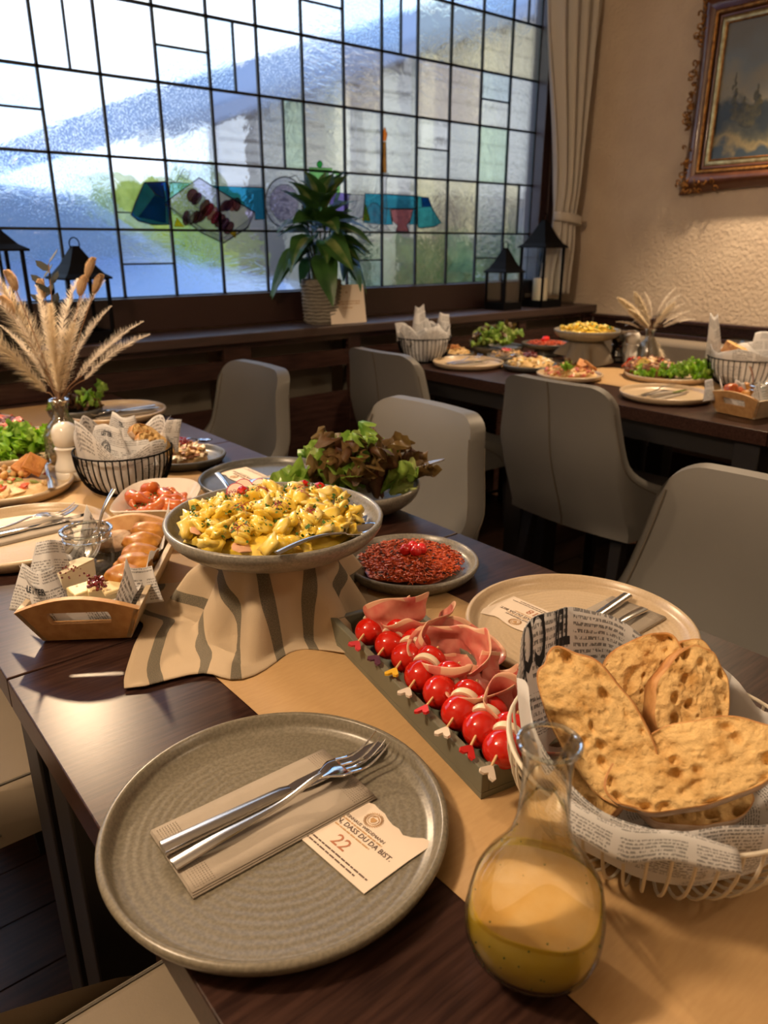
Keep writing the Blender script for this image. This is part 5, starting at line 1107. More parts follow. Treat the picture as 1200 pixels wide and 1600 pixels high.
# ================================================================== WOODEN CRATE TRAY WITH CHEESE, DOUGH BALLS AND JAR
def crate(name, label, base_near, ang, L, wb, wt, hh, arch, slot, mats, group=None):
    """base_near: centre of the near end on the table; long axis at angle ang"""
    t = thing(name, label, 'tray', base_near, ang, group); th = .009
    def endp(x, lean, nm):
        n = 14; out = [(-wb / 2, 0), (wb / 2, 0)] + [(lerp(wt / 2, -wt / 2, i / n), hh + arch * math.sin(PI * i / n)) for i in range(n + 1)]
        hole = [(slot * math.cos(a) * 1.0 + math.copysign(0, 1), hh * .62 + .009 * math.sin(a) + arch * .35) for a in [2 * PI * i / 20 for i in range(20)]]
        hole = [(math.copysign(min(abs(y), slot), y), z_) for y, z_ in hole]
        # stadium hole bridged: ring of quads between matched outline samples and the hole
        m_ = 40; cy_, cz_ = 0, hh * .62 + arch * .35; O = []; I = []
        for i in range(m_):
            a = 2 * PI * i / m_; d = Vector((math.cos(a), math.sin(a))); best = None
            for j in range(len(out)):
                p, r_ = Vector(out[j]), Vector(out[(j + 1) % len(out)]); e = r_ - p; den = d.x * e.y - d.y * e.x
                if abs(den) < 1e-9: continue
                w0 = p - Vector((cy_, cz_)); tt = (w0.x * e.y - w0.y * e.x) / den; uu = (w0.x * d.y - w0.y * d.x) / den
                if tt > 0 and -1e-6 <= uu <= 1 + 1e-6 and (best is None or tt < best): best = tt
            O.append((cy_ + d.x * best, cz_ + d.y * best)); sx_ = slot - .009
            hy = (sx_ if d.x > 0 else -sx_) * (1 if abs(d.x) > .35 else abs(d.x) / .35) + .009 * d.x; I.append((cy_ + hy, cz_ + .009 * math.copysign(min(1, abs(d.y) * 1.6), d.y) * (1 if abs(d.x) < .93 else .8)))
        vs_ = []; 
        for x_ in (0, th):
            for ring in (O, I): vs_ += [(x + (x_ if lean > 0 else -x_) - lean * z_ * .42, y_, z_) for y_, z_ in ring]
        fs = []
        for i in range(m_):
            j = (i + 1) % m_; fs += [(i, j, m_ + j, m_ + i), (2 * m_ + j, 2 * m_ + i, 3 * m_ + i, 3 * m_ + j), (j, i, 2 * m_ + i, 2 * m_ + j), (m_ + i, m_ + j, 3 * m_ + j, 3 * m_ + i)]
        G().add(vs_, fs).build(nm, mats[0], t, smooth=False, bevel=.0008)
    endp(0, 1, 'end_board'); endp(L, -1, 'end_board')
    for s_ in (-1, 1):
        g = G(); y0_, y1_ = s_ * wb / 2, s_ * wt / 2; e = hh * .42; vs_ = [(0, y0_, 0), (L, y0_, 0), (L + e, y1_, hh), (-e, y1_, hh), (0, y0_ - s_ * .007, 0), (L, y0_ - s_ * .007, 0), (L + e, y1_ - s_ * .007, hh), (-e, y1_ - s_ * .007, hh)]
        g.add(vs_, [(0, 1, 2, 3), (7, 6, 5, 4), (0, 4, 5, 1), (2, 6, 7, 3), (1, 5, 6, 2), (0, 3, 7, 4)]).build('side_board', mats[1], t, smooth=False, bevel=.0008)
    G().box(0, L, -wb / 2, wb / 2, 0, .005).build('tray_base', mats[0], t, smooth=False); return t
CA = math.atan2(.82, .573); CN = Vector((.2245, .838, TZ))
crate('wooden_tray', 'light wooden handled tray of cheese and dough balls at left', CN, CA, .235, .104, .142, .048, .019, .036, (mt['oak'], mt['oak_end']))
CMt = T(*CN, 0, 0, CA)
def crt(x, y, z_): return tuple(CMt @ Vector((x, y, z_)))
def tliner(u, v):
    x = lerp(-.008, .243, u); a = (v - .5) * 2; w_ = .060; y = a * w_; z_ = .0065 + .052 * max(0, abs(a) - .62) / .38 + .003 * math.sin(u * 31 + a * 5) * abs(a)
    e = .038 * max(0, 1 - u * 9) + .03 * max(0, (u - .9) * 9); return Vector((x, y, z_ + e + (.010 * math.sin(u * 13 + 2) if abs(a) > .9 else 0)))
o = G().grid(tliner, 50, 20, uvscale=(.26, .14)).build('paper_liner', mt['news'], loc=CN, rot=(0, 0, CA), solid=.0003); tag(o, 'newsprint paper lining the light wooden tray', 'paper')
sheet('newsprint corner standing at the front left of the wooden tray', crt(.008, .056, .032), (math.radians(-12), 0, -.5), .075, .055, 1, [('LETTER', .010, 0, .03, .0003)])
sheet('newsprint corner standing beside the glass jar in the wooden tray', crt(.075, .060, .038), (math.radians(-14), .1, -.2), .06, .055, 3)
sheet('newsprint corner by the dough balls at the right side of the wooden tray', crt(.035, -.058, .028), (math.radians(-6), -.1, -.9), .05, .045, 4)
def doughball(label, px, py, z_, rz, sx, sy, sz, seed):
    o = G().blob((0, 0, 0), (sx, sy, sz), seed + 3, .09, 1.8, 4).build('fried_dough', mt['dough'], loc=tuple(at(px, py, z_)), rot=(.1, .1, rz)); tag(o, label, 'pastry', 'fried dough pieces in the wooden tray')
for k, (px, py, lb) in enumerate([(232, 830, 'farthest'), (222, 848, 'second farthest'), (219, 866, 'third from the back'), (211, 882, 'second nearest'), (195, 900, 'nearest')]): doughball('golden fried dough piece, %s of the row in the wooden tray' % lb, px, py, .800, .2 - .9 + .1 * k, .0255, .0195, .0145, k)
def wedge(name, label, px, py, z_, rz, pts, h_, mats, rx=0):
    t = thing(name, label, 'cheese', tuple(at(px, py, z_)), rz, 'cheese pieces in the wooden tray'); t.rotation_euler = (rx, 0, rz)
    G().prism(pts, 0, h_).build('cheese_body', mats[0], t, bevel=.0015)
    if len(mats) > 1: G().prism([(x * 1.01, y * 1.01) for x, y in pts], h_ - .0005, h_ + .0012).build('rind', mats[1], t, bevel=.0004)
    return t
wedge('cheese_wedge', 'soft white cheese wedge with dark flowers in front of the jar', 118, 915, .775, .35, [(-.028, -.012), (.030, -.006), (.026, .012), (-.022, .018)], .028, (mt['camembert'], mt['rind']))
wedge('cheese_slice', 'pale yellow cheese block at the front of the wooden tray', 132, 938, .775, .15, [(-.018, -.014), (.022, -.012), (.020, .014), (-.014, .016)], .018, (mt['cheese'],))
wedge('cheese_slice', 'large pale yellow cheese slice leaning at the front right of the tray', 172, 930, .775, -.15, [(-.028, -.013), (.034, -.010), (.028, .016), (-.024, .014)], .020, (mt['cheese'],), .15)
wedge('cheese_slice', 'thin yellow cheese slice lying on top near the dough balls', 190, 915, .795, .1, [(-.028, -.012), (.028, -.010), (.024, .012), (-.024, .012)], .005, (mt['cheese'],), .2)
g = G(); q = random.Random(8)
for i in range(46): c_ = at(q.gauss(150, 7), q.gauss(908, 5), .803 + q.uniform(-.004, .004)); g.blob(tuple(c_), q.uniform(.0015, .0035), i, .3, 2, 1)
for i in range(20): c_ = at(q.gauss(112, 9), q.gauss(893, 5), .8065); g.blob(tuple(c_), q.uniform(.0008, .0018), i, .3, 2, 1)
tag(g.build('dried_fruit', mt['cran'], kind='stuff'), 'dark dried berries scattered over the cheese in the wooden tray', 'fruit', kind='stuff')
def jar(label, loc, r_=.030, h_=.052, sc_=1):
    t = thing('glass_jar', label, 'jar', loc)
    G().lathe([(0, .002), (r_ * .86, .002), (r_ * .98, .010), (r_, .02), (r_, h_ * .72), (r_ * .93, h_ * .86), (r_ * .95, h_)], 40).build('glass_body', mt['glass'], t)
    G().tube([(r_ * 1.0 * math.cos(a), r_ * 1.0 * math.sin(a), h_) for a in [2 * PI * i / 36 for i in range(36)]], .0028, 8, closed=True).build('rim', mt['glass2'], t)
    G().tube([(r_ * .97 * math.cos(a), r_ * .97 * math.sin(a), h_ * .82) for a in [2 * PI * i / 36 for i in range(36)]], .0016, 6, closed=True).build('neck_ring', mt['glass2'], t)
    return t
JL = at(143, 888, .768); jar('open clear glass jar with a spoon in the wooden tray', tuple(JL), .033, .058)
G_ = G().lathe([(0, 0), (.025, 0), (.027, .006), (.024, .010), (.012, .008), (0, .011)], 24).build('honey', glassmat('honey', (.75, .66, .52), .2, .1, .3, 60), loc=tuple(JL + Vector((0, 0, .004)))); tag(G_, 'thin layer of clear jelly in the glass jar', 'sauce')
js = spoon((0, 0, 0), (0, 0, 0), 'silver spoon standing in the open glass jar', .125)
pA = at(180, 765, .868); pB = JL + Vector((-.006, -.004, .010)); dv = pB - pA; js.location = pA; js.rotation_euler = dv.to_track_quat('X', 'Z').to_euler(); js.scale = (dv.length / .137,) * 3
# round pastry behind the jar
o = G().blob((0, 0, 0), (.030, .028, .014), 3, .08, 2, 3).build('bread_roll', mt['crust_flour'], loc=tuple(at(178, 845, .79))); tag(o, 'pale round pastry behind the glass jar', 'pastry')
# ================================================================== BLACK BASKET WITH BREAD
B2 = at(192, 702, .832); B2 = Vector((B2.x, B2.y, TZ))
wire_basket('wire_basket', 'black wire basket with newsprint and bread on the near tables', B2, .090, .042, .082, 44, .0014, mt['black'])
up2 = lambda a: .012 + .045 * bump_(a, 3.4, .5) + .035 * bump_(a, 2.2, .45) + .03 * bump_(a, .1, .4) + .012 * math.sin(a * 4)
L2 = liner('newsprint paper lining the black wire basket on the near tables', B2, lambda u, v: bl(u, v, .088, .038, .084, up2, 2), 80, 24, (.5, .2))
sheet('newsprint corner with a round seal at the front of the black basket', B2 + Vector((-.045, -.035, .060)), (math.radians(-8), 0, -.75), .10, .075, 0, [('LETTER', .012, 0, .058, .0004)], bend=.6, seal=1)
sheet('newsprint corner lettered like a page at the middle of the black basket', B2 + Vector((.0, .0, .070)), (math.radians(-6), 0, -.7), .09, .075, 1, [('TEL', .012, 0, .06, .0003)], bend=.6)
sheet('newsprint corner at the right rim of the black basket', B2 + Vector((.075, .0, .068)), (math.radians(-2), .35, -1.2), .06, .065, 2)
sheet('low front newsprint corner over the rim of the black basket', B2 + Vector((-.005, -.062, .062)), (math.radians(-14), .1, -.55), .09, .048, 5, bend=.5)
for k, (dx, dy, dz, rz, lb) in enumerate([(.045, -.010, .098, .3, 'leaning right'), (.052, -.028, .086, .2, 'lowest'), (.02, .03, .080, .5, 'behind')]):
    bread_slice('bread slice %s in the black basket of the near tables' % lb, B2 + Vector((dx, dy, dz)), (1.0, .5, rz), .085, .045, .016, 20 + k, group='bread in the near black basket')
o = G().blob((0, 0, 0), (.012, .010, .01), 2, .1, 2, 2).build('bread_roll', mt['crust'], loc=B2 + Vector((-.015, -.005, .095))); tag(o, 'small brown bread end showing above the newsprint in the black basket', 'bread')
# round printed seal on the front paper
g = G(); ff = lambda x, y: B2 + Euler((math.radians(-8), 0, -.75)).to_matrix() @ Vector((x, -.0015, y)) + Vector((-.045, -.035, .060))
# ================================================================== MILL, VASE, DRIED GRASSES
def mill(label, loc, mat, h_=.105, group='pepper mills'):
    t = thing('pepper_mill', label, 'mill', loc, 0, group); s_ = h_ / .105
    G().lathe([(0, 0), (.024, 0), (.026, .004), (.026, .014), (.024, .017), (.0255, .020), (.0245, .026), (.020, .036), (.0185, .046), (.020, .054), (.022, .058), (.019, .061), (0, .061)], 36).build('body', mat, t)
    G().lathe([(0, .061), (.018, .062), (.021, .066), (.0235, .078), (.0225, .090), (.017, .099), (.009, .1035), (0, .105)], 36).build('cap', mat, t)
    t.scale = (s_,) * 3; return t
mill('white wooden pepper mill beside the vase on the near tables', tuple(at(112, 748, TZ)), mt['porcelain'], .118)
def vase(label, loc, s_=1, group='glass vases'):
    t = thing('glass_vase', label, 'vase', loc, 0, group)
    G().lathe([(0, .003), (.034, .003), (.040, .01), (.042, .03), (.040, .065), (.030, .085), (.017, .10), (.0155, .125), (.018, .132), (.0195, .136)], 40).build('glass_body', mt['glass2'], t)
    G().tube([(.0185 * math.cos(a), .0185 * math.sin(a), .136) for a in [2 * PI * i / 28 for i in range(28)]], .003, 8, closed=True).build('rim', mt['glass2'], t); t.scale = (s_,) * 3; return t
VS = at(106, 722, TZ); vase('clear glass bottle vase of dried grasses on the near tables', tuple(VS), 1.0)
def plume_mesh(kind, L, seed, ws=1.0):
    q = random.Random(seed); g = G()
    n = {'pampas': 1700, 'feather': 420, 'bunny': 900}[kind]
    for i in range(n):
        u = q.random(); a = q.uniform(0, 6.28)
        if kind == 'pampas': ln = .042 * (math.sin(PI * (u * .85 + .12)) ** .8 + .15) * q.uniform(.4, 1.15); out = q.uniform(.3, .95); w_ = .0004
        elif kind == 'feather': ln = (.019 * math.sin(PI * (u * .9 + .08)) + .004) * q.uniform(.6, 1.1); out = .7; w_ = .00042
        else: ln = .010 * math.sin(PI * (u * .92 + .06)) ** .5 + .002; out = 1.1; w_ = .0006
        cv = .28 if kind == 'feather' else .16; c_ = Vector((L * u, 0, -cv * L * u * u)); d = Vector((1 - out * .3, out * math.cos(a), out * math.sin(a))).normalized(); e = c_ + d * ln + Vector((0, 0, -.25 * ln if kind == 'pampas' else 0)); s_ = d.orthogonal().normalized() * w_ * ws
        mid = c_ + d * ln * .5
        g.add([c_ - s_ * .6, c_ + s_ * .6, mid + s_, mid - s_, e], [(0, 1, 2, 3), (3, 2, 4)])
    if kind == 'bunny':
        g.tube([(L * u, 0, -.1 * L * u * u) for u in [i / 8 for i in range(9)]], [.008 * math.sin(PI * (u * .9 + .07)) for u in [i / 8 for i in range(9)]], 8)
    return g.mesh('plume')
def grass(nm, label, kind, base, tip, plume, mat, mesh, group, bend=.1, sw=.0012):
    base, tip = Vector(base), Vector(tip); t = thing(nm, label, 'dried grass', base, 0, group); d = tip - base; side = d.cross(Vector((0, 0, 1))).normalized()
    st = base.lerp(tip, 1 - plume); pts = [d * (1 - plume) * u + Vector((0, 0, bend * d.length * math.sin(u * PI) * .3)) for u in [i / 6 for i in range(7)]]
    G().tube(pts, sw, 5).build('stalk', mt['stalk'], t)
    L = d.length * plume; me = mesh.copy(); me.materials.clear(); me.materials.append(mat); o = link('plume', me, t, loc=st - base, rot=(tip + Vector((0, 0, L * (.2 if 'feather' in nm else .1))) - st).to_track_quat('X', 'Z').to_euler()); o['kind'] = 'stuff'; return t
PM = [plume_mesh('pampas', .26, 1), plume_mesh('pampas', .22, 2)]; FM = [plume_mesh('feather', .20, 3), plume_mesh('feather', .17, 4)]; BM = [plume_mesh('bunny', .038, 5), plume_mesh('bunny', .045, 6)]
def bouquet(V, zsc, items, where, sc_=1.0, PM=PM, FM=FM, BM=BM):
    nk = V + Vector((0, 0, .128 * sc_)); q = random.Random(2)
    for k, (kind, px, py, dep, lb) in enumerate(items):
        # the tip of each stalk stands at a spread depth round the vase
        d = ray(px, py); zc0 = (V - CAM).dot(Vector((math.sin(YAW), math.cos(YAW), 0))) / Vector((d.x, d.y, 0)).dot(Vector((math.sin(YAW), math.cos(YAW), 0))); tip = CAM + d * (zc0 + dep)
        base = V + Vector((q.uniform(-.006, .006), q.uniform(-.006, .006), .012 * sc_)) ; up_ = nk + Vector((q.uniform(-.006, .006), q.uniform(-.006, .006), 0))
        L = (tip - up_).length
        if kind == 'leaf':
            t = thing('eucalyptus_sprig', lb, 'dried plant', up_, 0, 'dried stalks ' + where); G().tube([Vector((0, 0, 0)), (tip - up_) * .5 + Vector((0, 0, .01)), tip - up_], .0012, 5).build('stalk', mt['stalk'], t)
            for j in range(7):
                a = j * 2.2; o = G().prism([(0, 0), (.010, .008), (.026, .006), (.036, 0), (.026, -.007), (.010, -.007)], 0, .0006).build('leaf', mt['darkleaf'], t, loc=(tip - up_) * (1 - .05 * j), rot=(a, -.9 + .3 * (j % 3), a)); 
            continue
        plen, m_, mesh = {'pampas': (.26, mt['pampas'], PM), 'feather': (.20, mt['pampas2'], FM), 'bunny': (.042, mt['bunny'], BM)}[kind]
        plen = min(plen * sc_, L * {'pampas': .88, 'feather': .68, 'bunny': .3}[kind]); t = grass({'pampas': 'pampas_grass', 'feather': 'feather_grass', 'bunny': 'bunny_tail_grass'}[kind], lb, kind, up_, tip, plen / L, m_, mesh[k % 2], 'dried stalks ' + where, bend=.12)
        o = [c for c in t.children if c.name.startswith('plume')][0]; s_ = plen / {'pampas': (.26, .22), 'feather': (.20, .17), 'bunny': (.038, .045)}[kind][k % 2]; o.scale = (s_,) * 3
        # the stalk goes on down inside the neck
        G().tube([Vector((0, 0, 0)), base - up_], .0010, 5).build('lower_stalk', mt['stalk'], t)
bouquet(VS, 1, [('pampas', -60, 470, -.02, 'thick cream pampas plume leaning left out of the near vase'), ('pampas', 5, 425, .06, 'tan pampas plume rising at the left of the near vase'), ('pampas', 75, 470, -.05, 'short dense pampas plume upright in the near vase'), ('pampas', 105, 500, -.03, 'short dense pampas plume drooping right in the near vase'),
  ('feather', 205, 490, .0, 'silvery feather grass reaching farthest right'), ('feather', 218, 512, .03, 'silvery feather grass, lower one reaching right'), ('feather', 130, 430, .02, 'feather grass rising beside the black lantern'), ('feather', 95, 432, .04, 'feather grass rising in the middle of the near bunch'), ('feather', 62, 440, -.03, 'feather grass leaning slightly left'), ('feather', 40, 455, .03, 'feather grass curling left in the near bunch'), ('feather', 150, 470, .05, 'feather grass bending right in the near bunch'), ('feather', 15, 455, .0, 'feather grass farthest left in the near bunch'), ('feather', 175, 520, .05, 'short feather grass low on the right of the near bunch'), ('feather', 112, 450, -.04, 'feather grass in front of the near bunch'), ('feather', 20, 500, -.05, 'feather grass low on the left of the near bunch'),
  ('bunny', 143, 402, .0, 'bunny tail head tallest on the right of the near bunch'), ('bunny', 130, 430, .03, 'bunny tail head just below the tallest one'), ('bunny', 156, 428, -.02, 'bunny tail head farthest right in the near bunch'), ('bunny', 13, 422, .02, 'bunny tail head at the left edge'), ('bunny', 62, 436, .05, 'bunny tail head in the middle of the near bunch'), ('bunny', 5, 462, .02, 'bunny tail head lowest at the left edge'),
  ('leaf', 76, 412, .02, 'black leafed dried sprig in the near bunch'), ('leaf', 68, 435, .06, 'lower black leafed dried sprig in the near bunch')], 'in the near vase')
# ================================================================== FURTHER DISHES ON THE NEAR TABLES
def dish_heap(name, label, cat, loc, r_, h_, mat, pieces, psize, pmats, seed, n=60, group=None, elong=1.6, pname='piece', kindstuff=True, base=True):
    t = thing(name, label, cat, loc, 0, group); q = random.Random(seed)
    if base: G().blob((0, 0, h_ * .1), (r_, r_, h_), seed, .12, 2.5, 3).build('heap', mat, t)
    gs = [G() for _ in pmats]
    for i in range(n):
        a = q.uniform(0, 6.28); rr = r_ * math.sqrt(q.random()) * .95; z_ = h_ * .1 + h_ * math.sqrt(max(0, 1 - (rr / r_) ** 2)) * .95; s_ = psize * q.uniform(.6, 1.2)
        gs[i % len(pmats)].blob((rr * math.cos(a), rr * math.sin(a), z_), (s_ * elong, s_, s_ * .6), i, .3, 1.5, 1 if n > 60 else 2, mat=Euler((q.uniform(-.7, .7), q.uniform(-.7, .7), q.uniform(0, 6.28))).to_matrix())
    for g, m_ in zip(gs, pmats): g.build(pname, m_, t, kind='stuff')
    return t
DP = at(290, 722, TZ)
plate('dark_plate', 'dark plate of browned baked cheese behind the black basket', (DP.x, DP.y, TZ - .0005), .088, mt['darkplate'])
dish_heap('baked_cheese', 'browned round cheese with dark berries on the dark plate', 'cheese', (DP.x - .01, DP.y + .01, TZ + .008), .062, .030, mt['chicken'], 0, .008, [mt['chicken'], mt['mozzarella'], mt['meat']], 3, 120)
dish_heap('cranberry_topping', 'spoon of dark cranberries on top of the browned cheese', 'fruit', (DP.x - .012, DP.y + .012, TZ + .038), .026, .012, mt['cran'], 0, .006, [mt['cran']], 4, 30, elong=1)
spoon((DP.x + .02, DP.y + .05, TZ + .03), (0, .18, -2.6 + PI), 'silver fork handle behind the browned cheese plate', .10)
GP = at(35, 706, TZ)
plate('serving_platter', 'pale platter of curly lettuce and brown meat at the left edge', (GP.x - .02, GP.y + .02, TZ - .0005), .165, mt['beigeplate'])
salad('bright green curly lettuce along the front of the left platter', (GP.x - .03, GP.y - .055, TZ + .010), .085, 46, (6, 7, 6, 7, 1), .70, .018, 6, 'curly_lettuce')
salad('bright green lettuce at the right of the left platter', (GP.x + .035, GP.y - .05, TZ + .010), .06, 26, (6, 7, 7), .65, .018, 16, 'curly_lettuce')
dish_heap('roasted_vegetables', 'dark roasted vegetables in the middle of the left platter', 'food', (GP.x - .0, GP.y + .03, TZ + .010), .085, .030, mt['meat'], 0, .010, [mt['meat'], mt['mushroom'], mt['carrot_dark'], mt['crouton']], 7, 110)
dish_heap('purple_cabbage', 'purple and grey shredded cabbage at the back of the left platter', 'food', (GP.x - .03, GP.y + .15, TZ + .012), .085, .045, mt['purple'], 0, .008, [mt['purple'], mt['mushroom'], mt['ham']], 8, 130)
CP = at(18, 768, TZ)
plate('serving_plate', 'pale plate of chickpeas and croutons at the left edge', (CP.x, CP.y, TZ - .0005), .115, mt['beigeplate'])
dish_heap('hummus', 'creamy hummus spread under the chickpeas', 'food', (CP.x - .01, CP.y, TZ + .008), .085, .016, mt['hummus'], 0, .007, [mt['hummus'], mt['lettuce'][1], mt['carrot']], 9, 60)
q = random.Random(12)
for i in range(22):
    o = G().blob((0, 0, 0), .0062, i, .05, 2, 2).build('chickpea', mt['chick'], loc=(CP.x + .012 + q.gauss(0, .022), CP.y + .012 + q.gauss(0, .022), TZ + .030 + q.uniform(0, .008))); tag(o, 'round beige chickpea on the plate at the left edge', 'chickpea', 'chickpeas on the left plate')
for k in range(2): tag(G().box(-.022, .022, -.018, .018, -.005, .005).build('crouton', mt['crouton'], bevel=.002, loc=(CP.x + .035 + .012 * k, CP.y + .006 - .012 * k, TZ + .044 + .003 * k), rot=(.5 + .2 * k, -.4, .4 + k * .5)), ('brown toasted bread square, lower one on the chickpea plate', 'brown toasted bread square, upper one on the chickpea plate')[k], 'bread')
clone(fk, (CP.x + .045, CP.y - .110, TZ + .022), 1.35, 'steel fork lying on the chickpea plate at the left edge')
FS = at(120, 655, TZ)
lathe_bowl('small_dark_bowl', 'small dark bowl behind the vase', (FS.x, FS.y, TZ), .07, .04, .03, mt['darkplate'])
salad('dark red leaf salad behind the vase', (FS.x, FS.y, TZ + .02), .06, 26, (3, 5, 3), .5, .02, 21); salad('few bright green leaves beside the far plate', (FS.x + .06, FS.y - .005, TZ + .025), .03, 5, (6, 1), .6, .03, 22, 'green_leaves')
# ================================================================== FAR TABLE ROW
def pt(px, py): v = at(px, py, TZ); return v
for (x, y, lb) in ((2.10, 2.05, 'beige plate on the far table row beside the paper filled basket'), (2.115, 1.215, 'beige plate on the far table row in front of the lettuce platter')):
    plate('dinner_plate', lb, (x, y, TZ - .0005), .1375, mt['beigeplate'])
    napkin((x - .01, y + .01, PT), .0, 'folded napkin on the ' + lb[6:])
    clone(kn, (x - .095, y + .0, PT + .0042), -.05, 'steel knife on the ' + lb.replace(' on the far table row', '')); clone(fk, (x - .09, y + .03, PT + .0042), .06, 'steel fork on the ' + lb.replace(' on the far table row', ''))
B3 = Vector((2.055, 2.255, TZ)); wire_basket('wire_basket', 'black wire basket stuffed with white newsprint by the window sill', B3, .108, .05, .095, 40, .0016, mt['black'])
liner('newsprint paper lining the basket by the window sill', B3, lambda u, v: bl(u, v, .105, .045, .097, lambda a: .02 + .03 * math.sin(a * 2.5) ** 2, 5), 70, 20, (.5, .2))
for k, (dx, dy, w_, h_, rx, rz, lb) in enumerate([(-.055, -.03, .10, .075, -.5, .5, 'left'), (-.02, -.05, .09, .07, -.7, -.3, 'front'), (.03, -.04, .09, .08, -.6, -.9, 'middle'), (.075, -.02, .07, .10, .1, -1.2, 'right tall'), (.0, .03, .07, .13, .0, -.7, 'tallest'), (.05, .03, .08, .08, -.2, -.2, 'back'), (-.05, .04, .09, .07, -.2, .3, 'back left')]):
    sheet('crumpled newsprint, %s piece in the basket by the window sill' % lb, B3 + Vector((dx, dy, .082)), (rx, 0, rz), w_, h_, k + 7, bend=1.4)
bread_slice('brown bread end at the left of the basket by the window sill', B3 + Vector((-.08, .03, .115)), (1.2, .4, .6), .06, .04, .018, 31, group='bread')
noodle_bowl(2.50, 1.80, .842, .128, 'raised grey bowl of yellow noodles on the far table row', 'yellow noodle salad heaped in the far raised bowl', 70, False)
cloth_over(2.50, 1.80, .841, .066, 'grey cloth draped under the far raised noodle bowl', mt['clothplain'], lambda a: .15 + .02 * math.sin(a * 2), 0, 2.2, 72, 24, 'grey_cloth')
tag(G().lathe([(0, 0), (.075, 0), (.07, .03), (.064, .085), (0, .085)], 32).build('bowl_stand', mt['porcelain'], loc=(2.50, 1.80, TZ)), 'upturned stand hidden under the grey cloth', 'stand')
spoon((2.60, 1.70, .895), (0, -.35, -.8), 'silver spoon handle rising from the far raised noodle bowl', .15)
lathe_bowl('salad_bowl', 'dark bowl of leaf salad against the window sill', (2.44, 2.215, TZ), .115, .05, .035, mt['darkplate'])
salad('pale green and red leaf salad in the dark bowl by the window sill', (2.44, 2.215, TZ + .03), .095, 50, (2, 4, 0, 3, 1, 2, 4), .85, .055, 31)
plate('dark_plate', 'dark plate of couscous beside the basket by the sill', (2.225, 2.265, TZ - .0005), .09, mt['darkplate'])
dish_heap('couscous', 'golden couscous topped with fried onions beside the basket by the sill', 'food', (2.225, 2.265, TZ + .008), .072, .028, mt['couscous'], 0, .006, [mt['couscous'], mt['chicken']], 41, 90)
dish_heap('fried_onions', 'brown fried onions on the couscous', 'food', (2.225, 2.265, TZ + .035), .03, .010, mt['crouton'], 0, .006, [mt['crouton']], 42, 30)
plate('dark_plate', 'dark plate of mushrooms in the middle of the far table row', (2.34, 2.06, TZ - .0005), .088, mt['darkplate'])
dish_heap('mushroom_salad', 'dark mushroom salad with pink radish on the dark plate', 'salad', (2.34, 2.06, TZ + .008), .072, .026, mt['mushroom'], 0, .008, [mt['mushroom'], mt['meat'], mt['couscous']], 43, 110)
dish_heap('pink_radish', 'pink radish shreds on top of the mushroom salad', 'food', (2.335, 2.065, TZ + .036), .022, .008, mt['radish'], 0, .005, [mt['radish'], mt['hamfat']], 44, 20)
tag(G().lathe([(0, 0), (.05, 0), (.045, .03), (0, .03)], 28).build('plate_stand', mt['darkplate'], loc=(2.58, 2.06, TZ)), 'low dark stand under the far red salad plate', 'stand')
carrot_plate(2.58, 2.06, TZ + .0305, .105, 'dark grey plate of red salad beside the far raised bowl', 'shredded red carrot salad topped with berries, far row', False)
plate('dark_plate', 'dark plate of yellow salad topped with purple in the far table row', (2.225, 1.845, TZ - .0005), .105, mt['darkplate'])
dish_heap('grain_salad', 'golden grain salad on the dark plate in front of the far red salad', 'salad', (2.225, 1.845, TZ + .008), .082, .034, mt['couscous'], 0, .008, [mt['couscous'], mt['mozzarella'], mt['potato']], 45, 110)
dish_heap('purple_topping', 'dark purple cabbage tuft on the golden grain salad', 'food', (2.23, 1.85, TZ + .045), .026, .014, mt['cran'], 0, .006, [mt['cran'], mt['purple']], 46, 30)
clone(fk, (2.30, 1.80, TZ + .035), 2.3, 'steel fork leaning on the plate of golden grain salad')
plate('serving_plate', 'pale plate of tapas just behind the chair with the dark seam', (2.17, 1.62, TZ - .0005), .115, mt['beigeplate'])
dish_heap('chickpea_salad', 'orange chickpea and crouton salad behind the chair with the dark seam', 'salad', (2.17, 1.62, TZ + .008), .090, .030, mt['hummus'], 0, .009, [mt['crouton'], mt['chick'], mt['couscous'], mt['ham']], 47, 110)
salad('green garnish leaves on the orange chickpea salad', (2.14, 1.60, TZ + .030), .05, 6, (6, 0), .45, .02, 48, 'green_leaves')
for k in range(2): tag(G().box(-.022, .022, -.018, .018, -.005, .005).build('crouton', mt['crouton'], bevel=.002, loc=(2.21, 1.60 - .035 * k, TZ + .048), rot=(.5, -.4, .4 + k)), ('toasted bread square on the far chickpea salad', 'toasted bread square at the right of the far chickpea salad')[k], 'bread')
plate('serving_platter', 'oval pale platter of lettuce, lemon and dark meat on the far table row', (2.44, 1.40, TZ - .0005), .150, mt['beigeplate'])
salad('bright curly lettuce on the right of the far platter', (2.44, 1.315, TZ + .012), .070, 26, (6, 7, 6, 7, 1), .75, .025, 51, 'curly_lettuce'); salad('bright curly lettuce at the front of the far platter', (2.36, 1.44, TZ + .010), .040, 12, (6, 7, 7), .6, .01, 52, 'curly_lettuce'); salad('green lettuce in the middle of the far platter', (2.41, 1.37, TZ + .012), .03, 6, (6, 1, 7), .6, .02, 53, 'curly_lettuce')
dish_heap('antipasti', 'dark grilled meat and vegetables on the far platter', 'food', (2.43, 1.47, TZ + .010), .090, .048, mt['meat'], 0, .011, [mt['meat'], mt['mushroom'], mt['cran'], mt['tomato_in'], mt['chicken']], 54, 120)
